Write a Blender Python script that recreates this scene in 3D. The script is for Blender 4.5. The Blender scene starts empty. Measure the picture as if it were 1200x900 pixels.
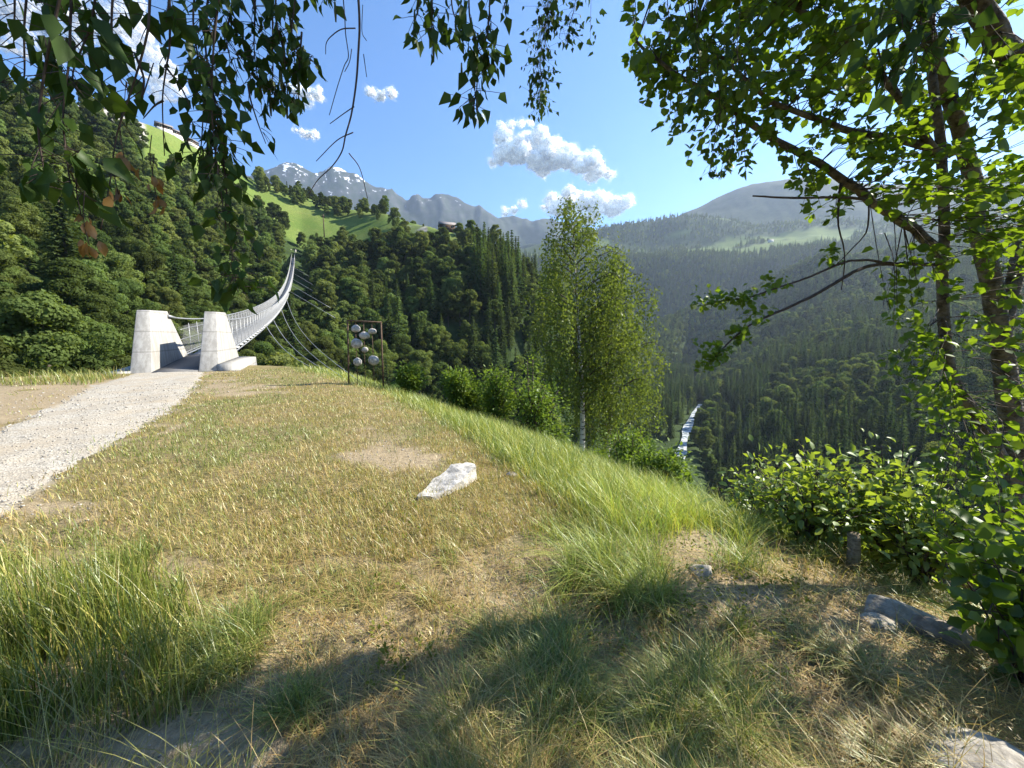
import bpy, math
import numpy as np
from mathutils import Vector, Matrix

C = bpy.context.scene.collection
SC = bpy.context.scene
PI = math.pi
R = math.radians
rng = np.random.default_rng(7)

# ------------------------------------------------------------------ camera
FPX, PITCH, EYE = 451.0, R(7.0), 1.6
cam_d = bpy.data.cameras.new("camera")
cam = bpy.data.objects.new("camera", cam_d)
C.objects.link(cam)
cam.location = (0, 0, EYE)
cam.rotation_euler = (PI / 2 - PITCH, 0, 0)
cam_d.sensor_width = 36.0
cam_d.lens = 36.0 * FPX / 1200.0
cam_d.clip_start = 0.05
cam_d.clip_end = 40000
SC.camera = cam

# ------------------------------------------------------------------ sky, sun, exposure
SUN_AZ, SUN_EL = R(74), R(39)
SUN_DIR = Vector((math.sin(SUN_AZ) * math.cos(SUN_EL), math.cos(SUN_AZ) * math.cos(SUN_EL), math.sin(SUN_EL)))
W = bpy.data.worlds.new("World")
SC.world = W
W.use_nodes = True
wn = W.node_tree.nodes
sky = wn.new("ShaderNodeTexSky")
sky.sky_type = 'NISHITA'
sky.sun_disc = False
sky.sun_elevation = SUN_EL
sky.sun_rotation = SUN_AZ
sky.altitude = 2800
sky.air_density = 1.0
sky.dust_density = 0.15
sky.ozone_density = 3.0
wn["Background"].inputs[1].default_value = 0.11
hsv = wn.new("ShaderNodeHueSaturation")
hsv.inputs["Saturation"].default_value = 1.22
W.node_tree.links.new(sky.outputs[0], hsv.inputs["Color"])
W.node_tree.links.new(hsv.outputs[0], wn["Background"].inputs[0])
sd = bpy.data.lights.new("sun", 'SUN')
sd.energy = 5.0
sd.angle = R(0.53)
sd.color = (1.0, 0.93, 0.80)
sun = bpy.data.objects.new("sun", sd)
C.objects.link(sun)
sun.rotation_euler = SUN_DIR.to_track_quat('Z', 'Y').to_euler()
SC.view_settings.view_transform = 'Standard'
SC.view_settings.look = 'None'
SC.view_settings.gamma = 1.0
SC.view_settings.use_curve_mapping = False
SC.view_settings.exposure = 1.58
SC.render.engine = 'CYCLES'
SC.cycles.max_bounces = 8
SC.cycles.diffuse_bounces = 3
SC.cycles.transmission_bounces = 4
SC.cycles.transparent_max_bounces = 16
SC.cycles.volume_bounces = 0
SC.cycles.use_denoising = True

# ------------------------------------------------------------------ maths helpers
SP, CP = math.sin(PITCH), math.cos(PITCH)


def rayd(px, py):
    cx, cy = (px - 600) / FPX, (450 - py) / FPX
    return np.array([cx, CP + cy * SP, -SP + cy * CP])


def P(px, py, Y):
    """the point at forward distance Y seen at that place of the photograph"""
    d = rayd(px, py)
    return np.array([0, 0, EYE]) + d * (Y / d[1])


def project(x, y, z):
    dz = z - EYE
    fw = y * CP - dz * SP
    up = y * SP + dz * CP
    fw = np.where(fw < 0.05, 0.05, fw)
    return 600 + FPX * x / fw, 450 - FPX * up / fw


def azr(px, py):
    d = rayd(px, py)
    return math.degrees(math.atan2(d[0], d[1])), d[2] / math.hypot(d[0], d[1])


def _hash(ix, iy, seed):
    n = (ix * 374761393 + iy * 668265263 + seed * 974634531) & 0x7FFFFFFF
    n = ((n ^ (n >> 13)) * 1274126177) & 0x7FFFFFFF
    n = n ^ (n >> 16)
    return (n & 0xFFFFF) / float(0xFFFFF)


def vnoise(x, y, seed=0):
    x = np.asarray(x, float); y = np.asarray(y, float)
    xi = np.floor(x).astype(np.int64); yi = np.floor(y).astype(np.int64)
    fx = x - xi; fy = y - yi
    fx = fx * fx * (3 - 2 * fx); fy = fy * fy * (3 - 2 * fy)
    a = _hash(xi, yi, seed); b = _hash(xi + 1, yi, seed)
    c = _hash(xi, yi + 1, seed); d = _hash(xi + 1, yi + 1, seed)
    return (a * (1 - fx) + b * fx) * (1 - fy) + (c * (1 - fx) + d * fx) * fy


def fbm(x, y, seed=0, o=4):
    s, a, t = 0, 1.0, 0
    for i in range(o):
        s = s + a * vnoise(np.asarray(x) * 2 ** i + 13.7 * i, np.asarray(y) * 2 ** i - 7.1 * i, seed + i)
        t += a; a *= 0.5
    return s / t


def sstep(a, b, x):
    t = np.clip((np.asarray(x, float) - a) / (b - a), 0, 1)
    return t * t * (3 - 2 * t)


def unit(v):
    v = np.asarray(v, float)
    return v / np.maximum(np.linalg.norm(v, axis=-1, keepdims=True), 1e-9)


# ------------------------------------------------------------------ mesh helpers
class MB:
    def __init__(s):
        s.V = []; s.F = []; s.n = 0; s.C = []

    def add(s, V, F, col=None):
        V = np.asarray(V, float).reshape(-1, 3)
        if not isinstance(F, (list, tuple)) or (len(F) and not isinstance(F[0], np.ndarray)):
            F = [F]
        for f in F:
            f = np.asarray(f, np.int64)
            if f.size:
                s.F.append(f + s.n)
        s.V.append(V); s.n += len(V)
        if col is not None:
            col = np.asarray(col, float)
            if col.ndim == 1:
                col = np.tile(col, (len(V), 1))
            s.C.append(col)
        return s

    def box(s, lo, hi):
        (a, b, c), (d, e, f) = lo, hi
        V = [(a, b, c), (d, b, c), (d, e, c), (a, e, c), (a, b, f), (d, b, f), (d, e, f), (a, e, f)]
        return s.hexa(V)

    def hexa(s, V):
        return s.add(V, np.array([(0, 3, 2, 1), (4, 5, 6, 7), (0, 1, 5, 4), (1, 2, 6, 5), (2, 3, 7, 6), (3, 0, 4, 7)]))

    def tube(s, pts, rad, n=6, cap=True):
        pts = np.asarray(pts, float); m = len(pts)
        rad = np.broadcast_to(np.asarray(rad, float), (m,))
        t = unit(np.gradient(pts, axis=0))
        ref = np.array([0, 0, 1.0]) if abs(t[0][2]) < 0.9 else np.array([1.0, 0, 0])
        V = np.zeros((m, n, 3)); a = np.linspace(0, 2 * PI, n, endpoint=False)
        u = unit(np.cross(t[0], ref))
        for i in range(m):
            u = unit(u - t[i] * np.dot(u, t[i])); w = np.cross(t[i], u)
            V[i] = pts[i] + rad[i] * (np.cos(a)[:, None] * u + np.sin(a)[:, None] * w)
        i, j = np.meshgrid(np.arange(m - 1), np.arange(n), indexing='ij'); j2 = (j + 1) % n
        F = np.stack([i * n + j, i * n + j2, (i + 1) * n + j2, (i + 1) * n + j], -1).reshape(-1, 4)
        fl = [F]
        if cap and n >= 3:
            fl += [np.arange(n)[::-1][None], (np.arange(n) + (m - 1) * n)[None]]
        return s.add(V.reshape(-1, 3), fl)

    def build(s, name, mat=None, parent=None, org=None, smooth=False, attr="Col"):
        V = np.concatenate(s.V) if s.V else np.zeros((0, 3))
        if org is not None:
            V = V - np.asarray(org, float)
        me = bpy.data.meshes.new(name)
        me.vertices.add(len(V)); me.vertices.foreach_set("co", V.astype(np.float32).ravel())
        lens = np.concatenate([np.full(len(f), f.shape[1], np.int32) for f in s.F])
        loops = np.concatenate([f.ravel() for f in s.F]).astype(np.int32)
        me.loops.add(len(loops)); me.loops.foreach_set("vertex_index", loops)
        me.polygons.add(len(lens))
        st = np.concatenate([[0], np.cumsum(lens)[:-1]]).astype(np.int32)
        me.polygons.foreach_set("loop_start", st)
        if smooth:
            me.polygons.foreach_set("use_smooth", np.ones(len(lens), bool))
        if s.C:
            col = np.concatenate(s.C)
            if col.shape[1] == 3:
                col = np.concatenate([col, np.ones((len(col), 1))], 1)
            at = me.attributes.new(attr, 'FLOAT_COLOR', 'POINT')
            at.data.foreach_set("color", col.astype(np.float32).ravel())
        me.update(calc_edges=True)
        me.validate()
        if mat:
            me.materials.append(mat)
        o = bpy.data.objects.new(name, me)
        C.objects.link(o)
        if parent:
            o.parent = parent
        elif org is not None:
            o.location = org
        return o


def tag(o, label=None, cat=None, group=None, kind=None):
    for k, v in (("label", label), ("category", cat), ("group", group), ("kind", kind)):
        if v:
            o[k] = v
    return o


def thing(name, loc, label, cat, group=None, rz=0):
    o = bpy.data.objects.new(name, None)
    C.objects.link(o); o.location = loc; o.rotation_euler = (0, 0, rz)
    o.empty_display_size = 0.2
    return tag(o, label, cat, group)


# ------------------------------------------------------------------ materials
class NT:
    def __init__(s, name):
        s.m = bpy.data.materials.new(name); s.m.use_nodes = True
        s.t = s.m.node_tree; s.n = s.t.nodes
        s.b = s.n["Principled BSDF"]; s.out = s.n["Material Output"]

    def new(s, typ, **k):
        n = s.n.new(typ)
        for a, v in k.items():
            setattr(n, a, v)
        return n

    def link(s, a, b):
        s.t.links.new(a, b)

    def coord(s, kind="Object"):
        return s.new("ShaderNodeTexCoord").outputs[kind]

    def noise(s, scale, detail=4, vec=None, rough=0.55):
        n = s.new("ShaderNodeTexNoise"); n.inputs["Scale"].default_value = scale
        n.inputs["Detail"].default_value = detail; n.inputs["Roughness"].default_value = rough
        s.link(vec if vec is not None else s.coord(), n.inputs["Vector"])
        return n.outputs[0]

    def ramp(s, fac, stops):
        r = s.new("ShaderNodeValToRGB"); e = r.color_ramp.elements
        while len(e) < len(stops):
            e.new(0.5)
        for i, (p, c) in enumerate(stops):
            e[i].position = p; e[i].color = (*c, 1) if not np.isscalar(c) else (c, c, c, 1)
        s.link(fac, r.inputs[0]); return r.outputs[0]

    def mix(s, fac, a, b, blend='MIX'):
        m = s.new("ShaderNodeMix", data_type='RGBA', blend_type=blend)
        for sock, v in ((m.inputs[0], fac), (m.inputs[6], a), (m.inputs[7], b)):
            if isinstance(v, bpy.types.NodeSocket):
                s.link(v, sock)
            elif np.isscalar(v):
                sock.default_value = v
            else:
                sock.default_value = (*v, 1)
        return m.outputs[2]

    def bump(s, h, strength, dist):
        b = s.new("ShaderNodeBump"); b.inputs["Strength"].default_value = strength
        b.inputs["Distance"].default_value = dist
        s.link(h, b.inputs["Height"]); s.link(b.outputs[0], s.b.inputs["Normal"]); return b

    def base(s, c, rough=0.8, spec=0.3, metal=0.0):
        if isinstance(c, bpy.types.NodeSocket):
            s.link(c, s.b.inputs["Base Color"])
        else:
            s.b.inputs["Base Color"].default_value = (*c, 1)
        s.b.inputs["Roughness"].default_value = rough
        s.b.inputs["Specular IOR Level"].default_value = spec
        s.b.inputs["Metallic"].default_value = metal
        return s


def leaf_mat(name, c1, c2, trans=0.45, tcol=None, gloss=0.06, attr=None, rnd=0.0, nscale=3.0, tb=1.0):
    """two-sided leaf: diffuse + translucent + a little sheen; colours vary by noise, by piece and by attribute"""
    m = NT(name)
    vec = m.coord()
    col = m.mix(m.ramp(m.noise(nscale, 3, vec), [(0.3, 0.0), (0.7, 1.0)]), c1, c2)
    if attr:
        a = m.new("ShaderNodeAttribute", attribute_name=attr)
        col = m.mix(1.0, col, a.outputs["Color"], 'MULTIPLY')
    if rnd:
        oi = m.new("ShaderNodeObjectInfo")
        hs = m.new("ShaderNodeHueSaturation")
        mp = m.new("ShaderNodeMapRange")
        mp.inputs[3].default_value = 1 - rnd; mp.inputs[4].default_value = 1 + rnd
        m.link(oi.outputs["Random"], mp.inputs[0]); m.link(mp.outputs[0], hs.inputs["Value"])
        mp2 = m.new("ShaderNodeMapRange")
        mp2.inputs[3].default_value = 0.475; mp2.inputs[4].default_value = 0.515
        mt = m.new("ShaderNodeMath", operation='FRACT'); mm = m.new("ShaderNodeMath", operation='MULTIPLY')
        mm.inputs[1].default_value = 7.31
        m.link(oi.outputs["Random"], mm.inputs[0]); m.link(mm.outputs[0], mt.inputs[0]); m.link(mt.outputs[0], mp2.inputs[0])
        m.link(mp2.outputs[0], hs.inputs["Hue"]); m.link(col, hs.inputs["Color"]); col = hs.outputs[0]
    d = m.new("ShaderNodeBsdfDiffuse"); m.link(col, d.inputs[0])
    t = m.new("ShaderNodeBsdfTranslucent")
    m.link(m.mix(1.0, col, tcol or (1.25, 1.2, 0.45), 'MULTIPLY'), t.inputs[0])
    if tb != 1.0:
        pass
    mx = m.new("ShaderNodeMixShader"); mx.inputs[0].default_value = trans
    m.link(d.outputs[0], mx.inputs[1]); m.link(t.outputs[0], mx.inputs[2])
    last = mx
    if gloss:
        g = m.new("ShaderNodeBsdfGlossy"); g.inputs["Roughness"].default_value = 0.42
        g.inputs[0].default_value = (0.9, 0.95, 0.9, 1)
        m2 = m.new("ShaderNodeMixShader"); m2.inputs[0].default_value = gloss
        m.link(mx.outputs[0], m2.inputs[1]); m.link(g.outputs[0], m2.inputs[2]); last = m2
    m.link(last.outputs[0], m.out.inputs[0])
    return m.m


def simple(name, c, rough=0.7, spec=0.3, metal=0.0, nscale=None, c2=None, bump=0, bdist=0.01):
    m = NT(name)
    if nscale:
        n = m.noise(nscale, 6)
        m.base(m.mix(m.ramp(n, [(0.35, 0.0), (0.65, 1.0)]), c, c2 or c), rough, spec, metal)
        if bump:
            m.bump(n, bump, bdist)
    else:
        m.base(c, rough, spec, metal)
    return m.m


M = {}
M['bark_birch'] = None


def make_mats():
    M['leaf_far'] = leaf_mat("broadleaf_foliage", (0.070, 0.104, 0.032), (0.125, 0.170, 0.050), 0.48, rnd=0.40, gloss=0.0, nscale=0.25)
    M['leaf_far_light'] = leaf_mat("pale_sunlit_foliage", (0.125, 0.175, 0.055), (0.185, 0.240, 0.080), 0.52, rnd=0.3, gloss=0.0, nscale=0.25)  # paler crowns for variety, with sunlight on the valley wall painted in
    M['needle'] = leaf_mat("spruce_needles", (0.054, 0.088, 0.032), (0.084, 0.126, 0.046), 0.42, rnd=0.35, gloss=0.0, nscale=0.3)
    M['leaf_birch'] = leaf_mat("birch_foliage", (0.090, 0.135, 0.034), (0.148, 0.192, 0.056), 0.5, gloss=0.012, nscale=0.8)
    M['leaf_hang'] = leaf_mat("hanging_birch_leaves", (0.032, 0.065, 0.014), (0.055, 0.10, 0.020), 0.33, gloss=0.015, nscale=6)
    M['leaf_near'] = leaf_mat("willow_leaves", (0.062, 0.120, 0.022), (0.105, 0.180, 0.032), 0.60, tcol=(2.1, 1.75, 0.35), gloss=0.03, nscale=5)
    M['leaf_sapling'] = leaf_mat("sapling_leaves", (0.10, 0.165, 0.03), (0.16, 0.23, 0.05), 0.5, gloss=0.01, nscale=0.8)
    M['leaf_bush'] = leaf_mat("shrub_leaves", (0.125, 0.20, 0.045), (0.19, 0.26, 0.068), 0.52, tcol=(1.7, 1.5, 0.4), gloss=0.035, nscale=4)
    M['leaf_dead'] = leaf_mat("withered_leaf", (0.20, 0.105, 0.03), (0.34, 0.20, 0.06), 0.35, tcol=(1.2, 1.0, 0.6), gloss=0.03, nscale=20)
    M['catkin'] = simple("catkin", (0.07, 0.08, 0.03), 0.9)
    M['grass'] = leaf_mat("grass_blades", (0.95, 0.95, 0.95), (1.05, 1.05, 1.0), 0.38, tcol=(1.15, 1.1, 0.55), gloss=0.04, attr="Col", nscale=2)
    M['twig'] = simple("twig_bark", (0.045, 0.033, 0.026), 0.85, nscale=40, c2=(0.08, 0.06, 0.05))
    m = NT("willow_bark")
    n = m.noise(14, 8, rough=0.7)
    w = m.new("ShaderNodeTexWave"); w.wave_type = 'BANDS'; w.bands_direction = 'Z'
    w.inputs["Scale"].default_value = 9; w.inputs["Distortion"].default_value = 9; w.inputs["Detail"].default_value = 3
    m.link(m.coord(), w.inputs["Vector"])
    m.base(m.mix(m.ramp(n, [(0.38, 0.0), (0.62, 1.0)]), (0.035, 0.029, 0.023), (0.17, 0.15, 0.13)), 0.9, 0.2)
    h = m.mix(0.4, n, w.outputs[0]); m.bump(h, 0.8, 0.012); M['bark'] = m.m
    m = NT("birch_bark")
    mp = m.new("ShaderNodeMapping"); mp.inputs["Scale"].default_value = (1.5, 1.5, 5.0); m.link(m.coord(), mp.inputs["Vector"])
    n = m.noise(2.4, 5, mp.outputs[0], 0.65)
    m.base(m.ramp(n, [(0.40, (0.025, 0.022, 0.02)), (0.47, (0.50, 0.48, 0.45)), (0.8, (0.62, 0.60, 0.57))]), 0.75, 0.25)
    M['bark_birch'] = m.m
    M['bark_far'] = simple("tree_bark", (0.07, 0.055, 0.042), 0.9, nscale=3, c2=(0.12, 0.10, 0.08))
    # concrete
    m = NT("concrete")
    n1 = m.noise(1.3, 6, rough=0.65); n2 = m.noise(38, 4)
    c = m.mix(m.ramp(n1, [(0.3, 0.0), (0.7, 1.0)]), (0.345, 0.335, 0.31), (0.45, 0.435, 0.405))
    c = m.mix(m.ramp(n2, [(0.25, 0.35), (0.45, 0.0)]), c, (0.22, 0.21, 0.19))
    mp = m.new("ShaderNodeMapping"); mp.inputs["Scale"].default_value = (5, 5, 0.5); m.link(m.coord(), mp.inputs["Vector"])
    c = m.mix(m.ramp(m.noise(1.0, 6, mp.outputs[0], 0.7), [(0.42, 0.55), (0.60, 0.0)]), c, (0.20, 0.19, 0.17))
    sz_ = m.new("ShaderNodeSeparateXYZ"); m.link(m.coord(), sz_.inputs[0])
    mo = m.new("ShaderNodeMath", operation='PINGPONG'); mo.inputs[1].default_value = 0.46; m.link(sz_.outputs[2], mo.inputs[0])
    c = m.mix(m.ramp(mo.outputs[0], [(0.0, 0.75), (0.04, 0.0)]), c, (0.17, 0.16, 0.145))
    m.base(c, 0.85, 0.25); m.bump(n2, 0.25, 0.01); M['concrete'] = m.m
    M['steel'] = simple("galvanised_steel", (0.30, 0.31, 0.32), 0.5, 0.4, 0.5, nscale=12, c2=(0.40, 0.41, 0.42))
    M['wire'] = simple("wire_netting", (0.24, 0.245, 0.25), 0.6, 0.3, 0.2)
    M['cable'] = simple("steel_cable", (0.32, 0.33, 0.34), 0.5, 0.4, 0.4)
    M['deckmat'] = simple("walkway_grating", (0.20, 0.20, 0.205), 0.75, nscale=8, c2=(0.28, 0.28, 0.285))
    M['asphalt'] = simple("bridge_approach_slab", (0.12, 0.12, 0.12), 0.9, nscale=20, c2=(0.17, 0.165, 0.16))
    M['rust'] = simple("rusted_steel", (0.075, 0.048, 0.030), 0.85, 0.2, 0.0, nscale=10, c2=(0.13, 0.09, 0.06))
    m = NT("pale_stone")
    n = m.noise(9, 8, rough=0.7); n2 = m.noise(30, 5)
    m.base(m.mix(m.ramp(n, [(0.36, 0.0), (0.6, 1.0)]), (0.20, 0.19, 0.17), (0.50, 0.475, 0.43)), 0.8, 0.3)
    m.bump(m.mix(0.5, n, n2), 0.6, 0.03); M['stone'] = m.m
    m = NT("grey_stone")
    n = m.noise(7, 8, rough=0.7); n2 = m.noise(30, 5)
    m.base(m.mix(m.ramp(n, [(0.36, 0.0), (0.62, 1.0)]), (0.17, 0.152, 0.125), (0.40, 0.365, 0.31)), 0.85, 0.3)
    m.bump(m.mix(0.5, n, n2), 0.7, 0.03); M['greystone'] = m.m
    M['brownstone'] = simple("brownish_stone", (0.13, 0.10, 0.075), 0.9, nscale=9, c2=(0.30, 0.25, 0.20), bump=.7, bdist=.03)
    m = NT("weathered_wood")
    mp = m.new("ShaderNodeMapping"); mp.inputs["Scale"].default_value = (2.0, 16, 16); m.link(m.coord(), mp.inputs["Vector"])
    n = m.noise(2.5, 7, mp.outputs[0], 0.65)
    m.base(m.ramp(n, [(0.3, (0.10, 0.075, 0.055)), (0.5, (0.27, 0.22, 0.17)), (0.75, (0.42, 0.37, 0.31))]), 0.9, 0.2)
    m.bump(n, 0.8, 0.015); M['wood'] = m.m
    M['darkwood'] = simple("dark_timber", (0.055, 0.032, 0.02), 0.85, nscale=1.5, c2=(0.10, 0.06, 0.04))
    M['rooftile'] = simple("slate_roof", (0.17, 0.15, 0.14), 0.8, nscale=2, c2=(0.26, 0.235, 0.22))
    M['plaster'] = simple("white_plaster", (0.62, 0.60, 0.56), 0.85, nscale=1, c2=(0.70, 0.68, 0.64))
    M['glass'] = simple("window_glass", (0.03, 0.035, 0.04), 0.15, 0.6)


make_mats()

# ------------------------------------------------------------------ terrain
AX = R(-27.8)                                   # bearing of the bridge
AU = np.array([math.sin(AX), math.cos(AX)]); AV = np.array([math.cos(AX), -math.sin(AX)])
BO = P(205, 436.5, 17.3)[:2]                    # foot of the bridge, between the two concrete blocks


def h_near(x, y):
    x = np.asarray(x, float); y = np.asarray(y, float)
    d = 0.83 * x + 0.56 * (y - 6.1)
    wob = 0.5 * (fbm(x * 0.25, y * 0.25, 5, 3) - 0.5)
    u = np.maximum(0, d + 1.5 + wob)
    h = -0.078 * np.minimum(u, 4.5) ** 2 - 0.70 * np.maximum(0, u - 4.5)
    e = AU[0] * (x - BO[0]) + AU[1] * (y - BO[1])
    u2 = np.maximum(0, e - 1.5 + 3.0 * sstep(1.8, 6, np.abs(AV[0] * (x - BO[0]) + AV[1] * (y - BO[1]) - 0.4)) - 1.5)
    h = h - 0.05 * np.minimum(u2, 6) ** 2 - 0.60 * np.maximum(0, u2 - 6)
    rr = np.hypot(x, y)
    h = h + (fbm(x * 0.9, y * 0.9, 11, 4) - 0.5) * 0.10 * sstep(0.3, 3, rr) + (fbm(x * 6, y * 6, 21, 3) - 0.5) * 0.035
    return h


R0 = 30.0
# feature lines of the valley: (column in the photograph, row or height, distance)
H = lambda v: ('h', v)
FEAT = [
    # gorge bottom
    [(-400, H(-4), 50), (-150, H(-6), 48), (0, H(-12), 45), (150, H(-18), 50), (300, H(-45), 75), (400, H(-62), 95), (500, H(-66), 110), (600, H(-70), 135),
     (700, H(-78), 200), (760, H(-82), 280), (805, H(-85), 330), (850, H(-90), 235), (900, H(-93), 195), (1000, H(-97), 160), (1200, H(-102), 130), (1500, H(-108), 110)],
    # b1
    [(-400, 410, 90), (-150, 420, 85), (0, 425, 80), (100, 428, 82), (200, 440, 95), (300, 450, 130), (400, 450, 150), (500, 455, 150), (600, 455, 165),
     (700, 470, 230), (760, 515, 300), (805, 497, 350), (850, 575, 262), (900, 590, 225), (1000, 590, 200), (1200, 590, 185), (1500, 590, 180)],
    # b2
    [(-400, 280, 150), (0, 300, 150), (100, 320, 150), (200, 325, 180), (300, 345, 230), (400, 360, 225), (500, 365, 200), (560, 360, 190), (600, 365, 195), (640, 380, 210),
     (700, 420, 260), (760, 495, 320), (805, 478, 420), (850, 490, 400), (900, 480, 380), (1000, 455, 380), (1200, 430, 400), (1500, 400, 400)],
    # b3
    [(-400, 180, 240), (0, 195, 240), (100, 215, 250), (200, 245, 280), (300, 270, 320), (355, 299, 316), (400, 303, 300), (450, 303, 270), (500, 310, 250), (560, 325, 240), (620, 345, 250),
     (700, 405, 285), (760, 487, 345), (805, 462, 520), (850, 445, 540), (900, 420, 540), (1000, 385, 560), (1200, 350, 600), (1500, 320, 600)],
    # crest c
    [(-400, 60, 360), (-100, 80, 360), (0, 103, 360), (60, 116, 360), (100, 125, 365), (150, 138, 370), (200, 156, 380), (250, 184, 400), (300, 212, 420), (355, 230, 420), (400, 245, 410), (450, 250, 370),
     (480, 262, 330), (523, 272, 290), (560, 287, 275), (620, 330, 290), (700, 398, 310), (760, 478, 370), (805, 445, 600), (850, 415, 620), (900, 392, 640), (960, 362, 660), (1060, 342, 680), (1200, 320, 700), (1500, 290, 700)],
    # behind the crest
    [(-400, 90, 480), (0, 140, 480), (200, 200, 520), (300, 250, 560), (400, 275, 540), (500, 310, 430), (560, 330, 400), (620, 380, 420), (700, 440, 450), (760, 485, 520), (805, 430, 680),
     (850, 395, 700), (900, 370, 720), (960, 335, 740), (1060, 320, 760), (1200, 300, 790), (1500, 275, 800)],
    # ridge 2, the sunlit spur of the right-hand wall
    [(-400, 150, 900), (0, 200, 900), (300, 300, 900), (500, 360, 900), (600, 405, 900), (700, 400, 880), (760, 382, 850), (800, 366, 820), (850, 348, 800), (900, 328, 800), (960, 304, 820), (1060, 296, 850), (1200, 280, 900), (1500, 260, 900)],
    [(-400, 170, 1050), (0, 220, 1050), (300, 310, 1050), (600, 420, 1050), (760, 415, 1020), (850, 380, 980), (960, 335, 990), (1060, 320, 1010), (1200, 290, 1050), (1500, 270, 1050)],
    # ridge 1, the dark wood
    [(-400, 200, 1500), (300, 300, 1500), (600, 305, 1500), (700, 299, 1500), (760, 303, 1480), (830, 298, 1450), (900, 297, 1450), (960, 293, 1450), (1060, 289, 1450), (1200, 280, 1500), (1500, 260, 1500)],
    # meadows above
    [(-400, 210, 1900), (300, 300, 1900), (600, 300, 1900), (700, 294, 1900), (760, 294, 1900), (830, 290, 1850), (900, 286, 1800), (960, 276, 1850), (1060, 279, 1850), (1200, 265, 1900), (1500, 250, 1900)],
    # near hazy hill
    [(-400, 220, 2350), (300, 295, 2350), (600, 292, 2350), (680, 277, 2350), (720, 266, 2350), (760, 258, 2350), (800, 254, 2350), (840, 257, 2350), (880, 264, 2350), (960, 262, 2400), (1060, 265, 2400), (1200, 255, 2400), (1500, 245, 2400)],
    [(-400, 230, 2600), (300, 300, 2600), (600, 300, 2600), (700, 285, 2600), (800, 268, 2600), (900, 275, 2600), (1060, 272, 2600), (1200, 262, 2600), (1500, 250, 2600)],
    # far hazy hill
    [(-400, 240, 3100), (300, 290, 3100), (600, 290, 3100), (700, 285, 3100), (780, 262, 3100), (808, 248, 3100), (840, 232, 3100), (880, 217, 3100), (920, 208, 3100), (960, 205, 3100), (1020, 215, 3100), (1100, 215, 3100), (1200, 205, 3100), (1500, 200, 3100)],
    [(-400, 260, 3350), (300, 300, 3350), (600, 300, 3350), (800, 275, 3350), (1000, 240, 3350), (1200, 230, 3350), (1500, 225, 3350)],
    # snowy peaks
    [(-400, 230, 3800), (200, 215, 3800), (300, 205, 3800), (345, 192, 3800), (368, 206, 3800), (388, 197, 3800), (405, 201, 3800), (440, 218, 3800), (470, 230, 3800), (495, 232, 3800), (518, 226, 3800), (545, 240, 3800),
     (580, 250, 3800), (620, 262, 3800), (650, 258, 3800), (700, 275, 3800), (800, 285, 3800), (1000, 260, 3800), (1200, 250, 3800), (1500, 250, 3800)],
    [(-400, H(300), 4800), (1500, H(300), 4800)],
]
# the right-hand wall of the valley lies back at a gentler angle
for li in range(3, 10):
    FEAT[li] = [(p, v, float(np.interp(r, [0, 380, 540, 640, 800, 1050, 1450, 1900], [0, 380, 640, 860, 1120, 1330, 1720, 2070])) if (p >= 805 or li >= 6) else r) for p, v, r in FEAT[li]]
_NODES = []
for line in FEAT:
    A, HH, RR = [], [], []
    for px, v, r in line:
        if isinstance(v, tuple):
            az, _ = azr(px, 400); h = v[1]
        else:
            az, te = azr(px, v); h = EYE + te * r
        A.append(az); HH.append(h); RR.append(r)
    A = np.array(A); o = np.argsort(A)
    _NODES.append((A[o], np.array(HH)[o], np.array(RR)[o]))


def _profile(az):
    """heights and distances of all feature lines on that bearing (degrees, array)"""
    az = np.asarray(az, float)
    rs, hs = [np.full(az.shape, R0)], [h_near(R0 * np.sin(np.radians(az)), R0 * np.cos(np.radians(az)))]
    for A, HH, RR in _NODES:
        hs.append(np.interp(az, A, HH, period=360)); rs.append(np.interp(az, A, RR, period=360))
    rs = np.array(rs); hs = np.array(hs)
    for i in range(1, len(rs)):
        rs[i] = np.maximum(rs[i], rs[i - 1] + 5)
    return rs, hs


# the course of the river
riv = []
for px, py, r in ((822, 474, 470), (817, 482, 425), (812, 490, 385), (806, 500, 345), (803, 510, 315), (800, 520, 292), (796, 532, 268), (794, 548, 245), (800, 570, 225), (820, 600, 205)):
    az, te = azr(px, py); riv.append((r * math.sin(R(az)), r * math.cos(R(az)), EYE + te * r))
riv = np.array(riv)
tt = np.linspace(0, len(riv) - 1, 60)
rc = np.stack([np.interp(tt, np.arange(len(riv)), riv[:, q]) for q in range(3)], 1)
rc[:, 2] = np.interp(np.arange(60), [0, 20, 59], [riv[0, 2], riv[3, 2], riv[-1, 2]])
RIV = rc


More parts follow.
